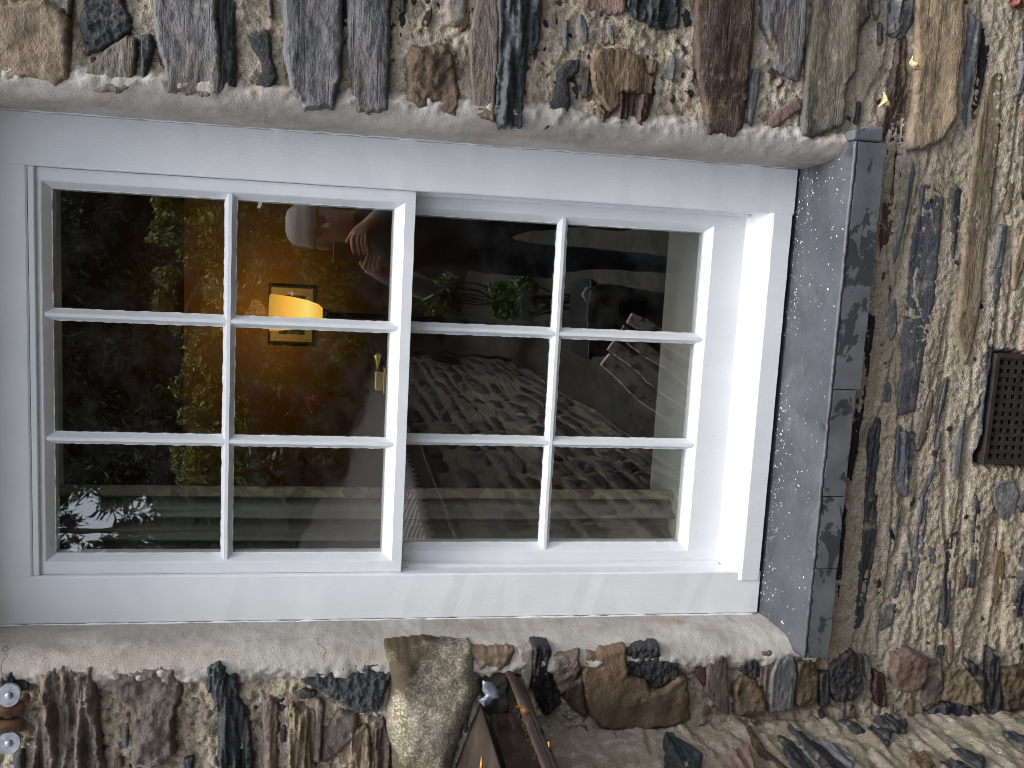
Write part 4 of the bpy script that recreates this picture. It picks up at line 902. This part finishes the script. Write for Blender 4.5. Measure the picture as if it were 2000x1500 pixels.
# picture
pa = hit(525, 556, RB-0.02); pb = hit(613, 673, RB-0.02); x0, x1, z0, z1 = pb[0], pa[0], pb[2], pa[2]
PIC = tag(empty('framed_picture', ((x0+x1)/2, RB, z0)), 'small dark-framed picture on the lamplit room wall behind the lamp', 'picture')
bm = bmesh.new()
for a in ((x0, x1, z1-0.012, z1), (x0, x1, z0, z0+0.012), (x0, x0+0.012, z0+0.0121, z1-0.0121), (x1-0.012, x1, z0+0.0121, z1-0.0121)): bbox(bm, a[0], a[1], RB-0.024, RB-0.001, a[2], a[3], 0.002)
put(part('frame', bm, None, DARKW), PIC)
bm = bmesh.new(); bbox(bm, x0+0.011, x1-0.011, RB-0.012, RB-0.002, z0+0.011, z1-0.011); put(part('mount', bm, None, flat('mount_card', (0.80, 0.72, 0.55), 0.9, 0.05)), PIC)
bm = bmesh.new(); bbox(bm, x0+0.05, x1-0.05, RB-0.0135, RB-0.0122, z0+0.05, z1-0.055); put(part('print', bm, None, flat('print_green', (0.12, 0.12, 0.07), 0.8, 0.8, 25)), PIC)
# curtain drawn to the world-left
LIN = Mat('curtain_lining'); LIN.set(LIN.mix(LIN.step(LIN.noise(12, 4), 0.3, 0.7), (0.20, 0.19, 0.15), (0.28, 0.265, 0.21)), 0.9)
FLO = Mat('floral_print'); fv = FLO.n('ShaderNodeTexVoronoi'); fv.inputs['Scale'].default_value = 38; FLO.l(FLO.pos, fv.inputs['Vector'])
fc = FLO.ramp(fv.outputs['Color'], [(0.0, (0.10, 0.14, 0.08)), (0.35, (0.36, 0.32, 0.18)), (0.6, (0.16, 0.11, 0.07)), (0.75, (0.36, 0.32, 0.23)), (1.0, (0.20, 0.22, 0.13))]); FLO.set(fc, 0.9)
CUR = tag(empty('curtain', (-0.36, 0.26, 0.13)), 'cream-lined floral curtain drawn back behind the bottom row of panes', 'curtain')
V = []; F = []; zz = np.linspace(0.13, 1.495, 40); tt = np.linspace(0, 1, 70)
for zq in zz:
    k = 0.6+0.4*(1-(zq-0.13)/1.37)
    for t in tt: V.append((-0.462+0.190*t, 0.235+0.055*(0.4+t)*math.sin(t*19+0.9*math.sin(zq*2.3)+2.2*t*t)*0.35+0.02*math.sin(t*43+zq*1.7+3*t*t)*0.5-0.03*t, zq))
n = len(tt)
for i in range(len(zz)-1):
    for j in range(n-1): a = i*n+j; F.append((a, a+1, a+n+1, a+n))
put(obj('lining', mesh('lining', V, F), LIN.m, None, True), CUR)
V = []; F = []; ts = np.linspace(0, 1, 8)
for zq in zz:
    for t in ts: V.append((-0.2715+0.018*math.sin(t*3.1), 0.197+0.035*t, zq))
n = len(ts)
for i in range(len(zz)-1):
    for j in range(n-1): a = i*n+j; F.append((a, a+1, a+n+1, a+n))
put(obj('leading_edge', mesh('leading_edge', V, F), FLO.m, None, True), CUR)

# ------------------------------------------------------------------ the garden behind the viewer (seen in the panes)
GR = Mat('garden_ground'); g1 = GR.noise(3, 6, 0.65); g2 = GR.step(GR.voro(14), 0.1, 0.6)
GR.set(GR.mix(GR.step(g1, 0.42, 0.6), GR.mix(g2, (0.010, 0.009, 0.008), (0.040, 0.035, 0.028)), (0.016, 0.018, 0.010)), 0.95, GR.bump(g2, 0.6, 0.01))
bm = bmesh.new(); bmesh.ops.create_grid(bm, x_segments=60, y_segments=60, size=150); bmesh.ops.translate(bm, verts=bm.verts, vec=(0, 0, GZ-0.004))
tag(obj('ground', bm_mesh('ground', bm), GR.m), kind='structure')
def leafmat(name, a, b, tr=0.25):
    m = Mat(name); oi = m.noise(2.3, 3); r = m.n('ShaderNodeTexWhiteNoise', noise_dimensions='3D')
    mp = m.n('ShaderNodeVectorMath', operation='SNAP'); mp.inputs[1].default_value = (0.03, 0.03, 0.03); m.l(m.pos, mp.inputs[0]); m.l(mp.outputs[0], r.inputs['Vector'])
    c = m.mix(m.math('ADD', m.math('MULTIPLY', r.outputs['Value'], 0.6), m.math('MULTIPLY', m.step(oi, 0.35, 0.65), 0.4)), a, b)
    return m.set(c, 0.5, Transmission_Weight=0.0, Subsurface_Weight=0.0)
def foliage(name, blobs, n, L, W, mat, parent, sd, shell=0.55, droop=0.0):
    r = np.random.RandomState(sd); vol = np.array([b[1]**2 for b in blobs]); pick = r.choice(len(blobs), n, p=vol/vol.sum())
    C = np.array([b[0] for b in blobs])[pick]; R = np.array([b[1] for b in blobs])[pick]
    d = r.normal(size=(n, 3)); d /= np.linalg.norm(d, axis=1)[:,None]; rad = (shell+(1-shell)*r.rand(n))
    lump = 1+0.28*N1(d[:,0]*3+pick*5.1, d[:,2]*3+d[:,1]*2)+0.18*N2(d[:,0]*8+pick, d[:,2]*8)
    P = C+d*(R*rad*lump)[:,None]
    a = r.normal(size=(n, 3))+d*0.8; a[:,2] -= droop; a /= np.linalg.norm(a, axis=1)[:,None]; b = np.cross(a, r.normal(size=(n, 3))); b /= np.linalg.norm(b, axis=1)[:,None]
    s = (0.6+0.8*r.rand(n))[:,None]; nn = np.cross(a, b)
    V = np.stack([P-a*L*s*0.5, P+b*W*s*0.5+nn*L*0.06, P+a*L*s*0.5, P-b*W*s*0.5+nn*L*0.06], 1).reshape(-1, 3)
    me = bpy.data.meshes.new(name); me.vertices.add(4*n); me.vertices.foreach_set('co', V.ravel()); me.loops.add(4*n); me.loops.foreach_set('vertex_index', np.arange(4*n)); me.polygons.add(n)
    me.polygons.foreach_set('loop_start', np.arange(0, 4*n, 4)); me.polygons.foreach_set('loop_total', np.full(n, 4)); me.update(calc_edges=True)
    return put(obj(name, me, mat), parent)
BARK = flat('bark', (0.05, 0.038, 0.027), 0.9, 0.5, 25)
def trunk(parent, base, top, r0, limbs, sd):
    r = random.Random(sd); bm = bmesh.new(); B = Vector(base); T = Vector(top)
    tube(bm, [B, B.lerp(T, 0.35)+Vector((r.uniform(-.1, .1), r.uniform(-.1, .1), 0)), B.lerp(T, 0.7), T], [r0, r0*0.75, r0*0.45, r0*0.12], 10)
    for k in range(limbs):
        f = r.uniform(0.25, 0.95); p = B.lerp(T, f); a = r.random()*6.28; ln = (1.15-f)*(T-B).length*0.42; e = p+Vector((math.cos(a)*ln, math.sin(a)*ln, r.uniform(-0.1, 0.35)*ln))
        tube(bm, [p, p.lerp(e, 0.5)+Vector((0, 0, 0.06*ln)), e], [r0*0.35*(1.1-f), r0*0.2*(1.1-f), 0.006], 6)
    return put(part('trunk', bm, None, BARK), parent)
def rblob(px, py, rp, dist): 
    p = refl(px, py, dist); return ((p[0], p[1], p[2]), rp*(dist+1.9)/F_PX)
rr = random.Random(12)
# dense dark evergreen filling the upper panes
dk = leafmat('dark_evergreen', (0.015, 0.024, 0.011), (0.042, 0.060, 0.026))
def tree(name, label, cx_px, dist, blobs, n, L, W, mat, sd, r0=0.2, limbs=14, group=None, shell=0.45):
    b = refl(cx_px[1], cx_px[0], dist); top = max(q[0][2] for q in blobs)
    T = tag(empty(name, (b[0], b[1], GZ)), label, 'tree', group); trunk(T, (b[0], b[1]-0.2, GZ-0.05), (b[0], b[1]-0.2, top), r0, limbs, sd)
    c = foliage('crown', blobs, n, L, W, mat, T, sd, shell); return T
bl = [rblob(rr.uniform(-330, 330), rr.uniform(300, 640), rr.uniform(50, 110), rr.uniform(9.2, 11)) for k in range(60)]
tree('evergreen_tree', 'dense dark evergreen mirrored in the top panes behind the person', (480, 200), 9.6, bl, 90000, 0.11, 0.028, dk, 31, group='trees across the garden')
bl = [rblob(rr.uniform(-330, 330), rr.uniform(620, 930), rr.uniform(50, 105), rr.uniform(9.4, 11)) for k in range(40)]
bl = [b for b in bl if not (False)]
tree('evergreen_tree', 'dark evergreen mirrored in the middle top pane', (760, 200), 9.8, bl, 80000, 0.11, 0.028, dk, 32, group='trees across the garden')
bl = [rblob(x, y, r, rr.uniform(8.6, 9.6)) for x, y, r in ((60, 960, 50), (150, 930, 45), (230, 940, 40), (60, 1050, 45), (130, 1010, 26), (300, 950, 34), (250, 1030, 24), (360, 1010, 40), (390, 1090, 60), (170, 1085, 26), (110, 1072, 26), (215, 1062, 22), (140, 1050, 16), (-40, 1000, 70), (-60, 1120, 80), (60, 1160, 50), (300, 1120, 45), (400, 960, 50), (200, 980, 22), (330, 1060, 24))]
tree('feathery_tree', 'feathery tree with bright sky gaps mirrored in the top corner pane by the curtain', (1040, 250), 9.2, bl, 15000, 0.10, 0.022, dk, 33, 0.11, 22, group='trees across the garden', shell=0.2)
bl = [rblob(rr.uniform(-420, 400), rr.uniform(250, 900), rr.uniform(70, 130), rr.uniform(12.5, 14)) for k in range(70)]
tree('evergreen_tree', 'broad evergreen closing the view behind the hedge in the upper panes', (640, 250), 13.2, bl, 60000, 0.26, 0.09, dk, 34, group='trees across the garden')
bl = [rblob(rr.uniform(330, 650), rr.uniform(640, 1180), rr.uniform(40, 80), rr.uniform(12.2, 13.4)) for k in range(50)]
tree('evergreen_tree', 'low dark evergreen mirrored over the lean-to roof', (900, 450), 12.8, bl, 30000, 0.22, 0.09, dk, 35, group='trees across the garden')
# laurel and privet hedge, lit yellow-green
hm = leafmat('hedge_leaf', (0.10, 0.12, 0.018), (0.32, 0.32, 0.055))
hb_ = []
for k in range(300):
    px, py = rr.uniform(325, 700), rr.uniform(350, 930)
    if 340 < px < 425 and 515 < py < 640: continue
    if px > 560 and py > 700 and rr.random() < 0.8: continue
    if px < 372 and N1(py*0.02, 3) < 0.0: continue
    hb_.append(rblob(px, py, rr.uniform(16, 36), rr.uniform(5.6, 6.4)))
HD = tag(empty('hedge', (0, -6, GZ)), 'yellow-green hedge mirrored across the upper sash', 'hedge'); foliage('foliage', hb_, 180000, 0.042, 0.019, hm, HD, 41, 0.5)
b = bmesh.new()
for k in range(9):
    p = refl(900, 400+k*60, 6.1); tube(b, [(p[0], p[1]-0.1, GZ-0.03), (p[0]+rr.uniform(-.2, .2), p[1]-0.1, 0.3), (p[0]+rr.uniform(-.3, .3), p[1]-0.1, 1.5)], [0.014, 0.012, 0.006], 6)
put(part('stems', b, None, DARKW), HD)
fm = leafmat('fern_green', (0.04, 0.07, 0.015), (0.11, 0.16, 0.035)); gm = leafmat('deep_green', (0.02, 0.05, 0.018), (0.06, 0.11, 0.035)); rm = leafmat('red_flower', (0.05, 0.012, 0.014), (0.16, 0.02, 0.03))
def bush(name, label, px, py, rp, dist, n, mat, sd, L=0.07, W=0.03, cat='shrub', extra=()):
    bl = [rblob(px+dx*rp, py+dy*rp, rp*r, dist+dz) for dx, dy, r, dz in ((0, 0, 0.8, 0), (-0.5, 0.4, 0.5, 0.1), (0.4, -0.5, 0.5, -0.1), (0.5, 0.5, 0.45, 0), (-0.7, -0.3, 0.4, 0.1))]
    c = bl[0][0]; T = tag(empty(name, (c[0], c[1], GZ)), label, cat); foliage('foliage', bl, n, L, W, mat, T, sd, 0.35, -0.3)
    b = bmesh.new(); r = random.Random(sd)
    for k in range(6): tube(b, [(c[0]+r.uniform(-.05, .05), c[1], GZ-0.02), (c[0]+r.uniform(-.15, .15), c[1]+r.uniform(-.1, .1), c[2])], [0.012, 0.004], 5)
    put(part('stems', b, None, BARK), T); return T
bush('fern_shrub', 'pale green ferny shrub mirrored in the lower sash beside the person', 865, 575, 48, 4.6, 2600, fm, 51, 0.07, 0.012)
bush('leafy_shrub', 'bright leafy shrub mirrored in the lower sash next to the horizontal bar', 1015, 580, 50, 4.0, 2600, fm, 52, 0.055, 0.014)
bush('dark_shrub', 'deep green shrub mirrored above the lean-to roof', 520, 905, 60, 5.2, 3500, gm, 53, 0.06, 0.03)
bush('red_shrub', 'red flowering shrub mirrored in the middle pane near the brass catch', 620, 785, 24, 5.0, 900, rm, 54, 0.03, 0.02)
# close-boarded fence at the end of the garden
FE = tag(empty('garden_fence', (0, -11.8, GZ)), 'dark close-boarded fence beyond the shrubs', 'fence'); FM = flat('fence_board', (0.030, 0.022, 0.016), 0.85, 0.5, 12)
base = None
for k in range(110):
    x = -9+k*0.162
    if base is None: base = box_me('board', -0.084, 0.084, -0.01, 0.01, 0, 2.0); base.materials.append(FM)
    o = bpy.data.objects.new('board', base); COL.objects.link(o); o.location = (x, -11.8+0.022*(k % 2), GZ); put(o, FE)
# distant wood closing the view
for k, (x, h) in enumerate(((-11, 6.5), (-6.5, 5.2), (4.6, 6.0), (9, 7))):
    bl = [((x+rr.uniform(-2, 2), -15+rr.uniform(-1.5, 1), rr.uniform(0.5, h)), rr.uniform(0.7, 1.3)) for q_ in range(14)]
    T = tag(empty('evergreen_tree', (x, -15, GZ)), ['tall dark evergreen past the far end of the lean-to', 'dark evergreen beyond the fence over the lean-to', 'broad dark evergreen beyond the fence behind the viewer', 'tallest evergreen beyond the fence on the far side'][k], 'tree', 'trees across the garden')
    trunk(T, (x, -15, GZ-0.05), (x, -15, h), 0.2, 8, 60+k); foliage('crown', bl, 9000, 0.26, 0.07, dk, T, 60+k, 0.5)
# black bin with pale handle, old boards leaning on it
PL = flat('black_plastic', (0.010, 0.010, 0.012), 0.4, 0.2, 20); a = refl(1150, 560, 2.3); b_ = refl(1170, 668, 2.3); bx0, bx1, bz = b_[0], a[0], a[2]-0.03
BIN = tag(empty('black_bin', ((bx0+bx1)/2, -2.45, GZ)), 'black lidded bin with a pale handle mirrored in the lowest pane row', 'bin')
bm = bmesh.new(); bbox(bm, bx0-0.08, bx1+0.02, -2.62, -2.30, GZ, bz-0.03, 0.02)
for v in bm.verts:
    if v.co.z < GZ+0.05: v.co.x += (0.5*(bx0+bx1)-v.co.x)*0.2
put(part('body', bm, None, PL), BIN)
bm = bmesh.new(); bbox(bm, bx0-0.09, bx1+0.03, -2.64, -2.28, bz-0.029, bz, 0.008); put(part('lid', bm, None, PL), BIN)
bm = bmesh.new(); hx = refl(1165, 575, 2.28); tube(bm, [(hx[0]+0.035, -2.275, bz-0.02), (hx[0]+0.03, -2.25, bz+0.02), (hx[0], -2.245, bz+0.04), (hx[0]-0.03, -2.25, bz+0.02), (hx[0]-0.035, -2.275, bz-0.02)], 0.006, 8); put(part('handle', bm, None, flat('pale_grip', (0.6, 0.6, 0.58), 0.5), True), BIN)
BD = Mat('flaking_white_board'); n0 = BD.noise(9, 6, 0.7, BD.map((3, 3, 3))); BD.set(BD.mix(BD.step(n0, 0.53, 0.57), (0.62, 0.61, 0.58), (0.24, 0.12, 0.05)), 0.7, BD.bump(n0, 0.4, 0.004))
for k, (p0, p1, wd_, lab) in enumerate((((1195, 705), (1420, 900), 0.050, 'lowest old white board with flaking paint leaning by the wing wall'), ((1205, 675), (1430, 850), 0.046, 'second flaking white board of the leaning heap'), ((1225, 650), (1440, 800), 0.044, 'third flaking white board of the leaning heap'), ((1245, 625), (1450, 740), 0.046, 'topmost brown and white board of the leaning heap'))):
    A = Vector(refl(*p0, 1.30+0.07*k)); B = Vector(refl(*p1, 1.22+0.07*k)); D = (B-A).normalized(); t_ = (GZ-A.z)/D.z if abs(D.z) > 1e-6 else 1; B = A+D*min(t_, 1.2); U = Vector((0, 1, 0)); nn_ = D.cross(U).normalized()
    bm = bmesh.new(); bbox(bm, 0, (B-A).length, -0.012, 0.012, -wd_/2, wd_/2, 0.002); o = part('old_board', bm, None, BD.m)
    o.matrix_world = Matrix(((D.x, U.x, nn_.x, A.x), (D.y, U.y, nn_.y, A.y), (D.z, U.z, nn_.z, A.z), (0, 0, 0, 1))); tag(o, lab, 'board', 'old boards in a heap')
# grille on the wing wall
GRL = tag(empty('wall_grille', (XC, -6.0, -0.03)), 'black wire grille on the far end of the mirrored wing wall', 'grille'); bm = bmesh.new()
for k in range(13): bbox(bm, XC+0.014, XC+0.020, -6.25+0.042*k, -6.244+0.042*k, -0.13, 0.09)
for zq in (-0.13, -0.02, 0.085): bbox(bm, XC+0.0135, XC+0.0205, -6.25, -5.74, zq, zq+0.006)
put(part('wires', bm, None, IRONM), GRL)

# ------------------------------------------------------------------ the photographer, mirrored in the upper sash
PER = tag(empty('person', (0.36, -2.30, GZ)), 'person in a white knitted cap holding up a phone, mirrored in the upper sash', 'person')
V = []; E_ = []; R_ = []
def chain(pts, start=None):
    prev = start
    for (x, y, z, r) in pts:
        V.append((x, y, z)); R_.append(r); k = len(V)-1
        if prev is not None: E_.append((prev, k))
        prev = k
    return prev
pel = chain([(0.36, -2.31, 0.28, 0.150)]); sp = chain([(0.36, -2.31, 0.48, 0.148)], pel); ch = chain([(0.36, -2.29, 0.66, 0.155)], sp)
nk0 = chain([(0.36, -2.28, 0.78, 0.085)], ch); nk = chain([(0.358, -2.255, 0.855, 0.055), (0.356, -2.225, 0.905, 0.072), (0.355, -2.205, 0.975, 0.088), (0.355, -2.215, 1.045, 0.080)], nk0)
for s in (1, -1):
    hp = chain([(0.36+s*0.095, -2.31, 0.20, 0.098), (0.36+s*0.10, -2.29, -0.18, 0.062), (0.36+s*0.10, -2.32, -0.53, 0.043), (0.36+s*0.105, -2.30, -0.60, 0.045), (0.36+s*0.12, -2.17, -0.622, 0.030)], pel)
def arm(s, sh, el, wr, palm, fingers, thumb):
    k = chain([sh, tuple(a*0.5+b*0.5 for a, b in zip(sh, el)), el, tuple(a*0.5+b*0.5 for a, b in zip(el, wr)), wr, palm], ch)
    for f in fingers: chain(f, k)
    chain(thumb, k)
zf = [0.853, 0.834, 0.815, 0.798]
arm(1, (0.53, -2.285, 0.735, 0.072), (0.555, -2.06, 0.56, 0.048), (0.365, -1.905, 0.785, 0.030), (0.328, -1.872, 0.825, 0.026),
    [[(0.310, -1.842, z, 0.0105), (0.290, -1.818, z+0.001, 0.0095), (0.262-0.004*i, -1.808, z-0.006, 0.0088), (0.243-0.004*(i % 2), -1.812, z-0.012, 0.0075)] for i, z in enumerate(zf)], [(0.318, -1.862, 0.858, 0.011), (0.296, -1.852, 0.872, 0.0095), (0.278, -1.850, 0.876, 0.008)])
zf = [0.800, 0.783, 0.767, 0.753]
arm(-1, (0.19, -2.285, 0.735, 0.072), (0.105, -2.08, 0.53, 0.048), (0.165, -1.915, 0.720, 0.030), (0.186, -1.880, 0.765, 0.026),
    [[(0.196, -1.848, z, 0.0105), (0.208, -1.822, z, 0.0095), (0.228, -1.812, z-0.004, 0.0088), (0.244, -1.814, z-0.010, 0.0075)] for i, z in enumerate(zf)], [(0.196, -1.868, 0.800, 0.011), (0.214, -1.856, 0.815, 0.0095), (0.228, -1.852, 0.820, 0.008)])
me = bpy.data.meshes.new('body'); me.from_pydata(V, E_, []); ob = bpy.data.objects.new('body_tmp', me); COL.objects.link(ob)
ob.modifiers.new('skin', 'SKIN'); sv = me.skin_vertices[0].data
for i, r in enumerate(R_): sv[i].radius = (r, r*(0.72 if i in (0, 1, 2) else 1.0)); sv[i].use_root = (i == 0)
ss = ob.modifiers.new('sub', 'SUBSURF'); ss.levels = 2; ss.render_levels = 2
dg = bpy.context.evaluated_depsgraph_get(); me2 = bpy.data.meshes.new_from_object(ob.evaluated_get(dg)); bpy.data.objects.remove(ob)
SKIN = flat('skin', (0.42, 0.22, 0.15), 0.5, 0.12, 20); SHIRT = flat('dark_jumper', (0.030, 0.028, 0.034), 0.9, 0.2, 80); SLV = flat('grey_cuff', (0.22, 0.23, 0.27), 0.9, 0.15, 80); TRS = flat('dark_trousers', (0.02, 0.025, 0.04), 0.9, 0.2, 60)
me2.materials.clear()
for m_ in (SHIRT, SKIN, SLV, TRS): me2.materials.append(m_)
for p in me2.polygons:
    c = p.center; p.use_smooth = True; i = 0
    if c.z < 0.25: i = 3
    elif c.z > 0.845 and c.y < -2.05: i = 1
    elif c.y > -1.895: i = 1
    elif c.y > -2.14 and (c.x > 0.45 or c.x < 0.27 or c.y > -2.05): i = 2
    p.material_index = i
bm = bmesh.new(); bm.from_mesh(me2)
for (x, y, z, r, sy) in ((0.355, -2.108, 0.955, 0.017, 1.3), (0.355, -2.118, 0.972, 0.012, 1.0), (0.440, -2.205, 0.965, 0.020, 1.2), (0.270, -2.205, 0.965, 0.020, 1.2)):
    r0 = bmesh.ops.create_uvsphere(bm, u_segments=10, v_segments=8, radius=r, matrix=Matrix.Translation((x, y, z)) @ Matrix.Diagonal((0.8, sy, 1.5, 1)))
    for v in r0['verts']:
        for f in v.link_faces: f.material_index = 1; f.smooth = True
bm.to_mesh(me2); bm.free(); me2.name = 'body'
body = put(obj('body', me2), PER)
HAIR = flat('grey_hair', (0.20, 0.18, 0.16), 0.8, 0.3, 120); EYE = flat('eye_dark', (0.02, 0.015, 0.012), 0.2)
for dx in (-0.031, 0.031):
    bm = bmesh.new(); bmesh.ops.create_uvsphere(bm, u_segments=10, v_segments=8, radius=0.011, matrix=Matrix.Translation((0.355+dx, -2.124, 0.984))); put(part('eye', bm, None, EYE, True), PER)
bm = bmesh.new(); bmesh.ops.create_uvsphere(bm, u_segments=12, v_segments=6, radius=1, matrix=Matrix.Translation((0.355, -2.124, 0.916)) @ Matrix.Diagonal((0.024, 0.008, 0.006, 1))); put(part('mouth', bm, None, flat('lips', (0.25, 0.09, 0.07), 0.5), True), PER)
CAPM = Mat('white_knit'); CAPM.set((0.30, 0.295, 0.275), 0.9, CAPM.bump(CAPM.noise(90, 4, 0.6, CAPM.map((1, 1, 0.25))), 0.8, 0.006))
bm = bmesh.new(); lathe(bm, [(0.104, -0.028), (0.110, -0.020), (0.111, 0.014), (0.106, 0.022), (0.105, 0.05), (0.092, 0.085), (0.066, 0.112), (0.030, 0.127), (0.001, 0.130)], (0, 0, 0), 40)
for v in bm.verts:
    v.co.y *= 1.06; v.co.x *= 0.88; v.co.z *= 0.86
    v.co.z += 0.004*math.sin(math.atan2(v.co.y, v.co.x)*3)
cp = part('cap', bm, None, CAPM.m, True); cp.location = (0.355, -2.215, 1.020); cp.rotation_euler = (math.radians(6), 0, math.radians(8)); bpy.context.view_layer.update(); put(cp, PER)
bm = bmesh.new(); bmesh.ops.create_uvsphere(bm, u_segments=18, v_segments=10, radius=1, matrix=Matrix.Translation((0.355, -2.232, 0.975)) @ Matrix.Diagonal((0.094, 0.095, 0.075, 1))); put(part('hair', bm, None, HAIR, True), PER)
# phone
bm = bmesh.new(); bbox(bm, -0.0385, 0.0385, -0.004, 0.004, -0.079, 0.079, 0.003)
ph = part('phone', bm, None, flat('phone_back', (0.015, 0.014, 0.016), 0.35, 0.1)); Rm = Matrix([list(map(float, r)) for r in RM]).to_4x4()
ph.matrix_world = Matrix.Translation(Vector(CAM)+Rm.to_3x3() @ Vector((-0.016, -0.0085, -0.050))) @ Rm
tag(ph, 'dark phone held upright by the mirrored person', 'phone')
for o in (WALL, WIN, SILL_O): o['kind'] = 'thing'
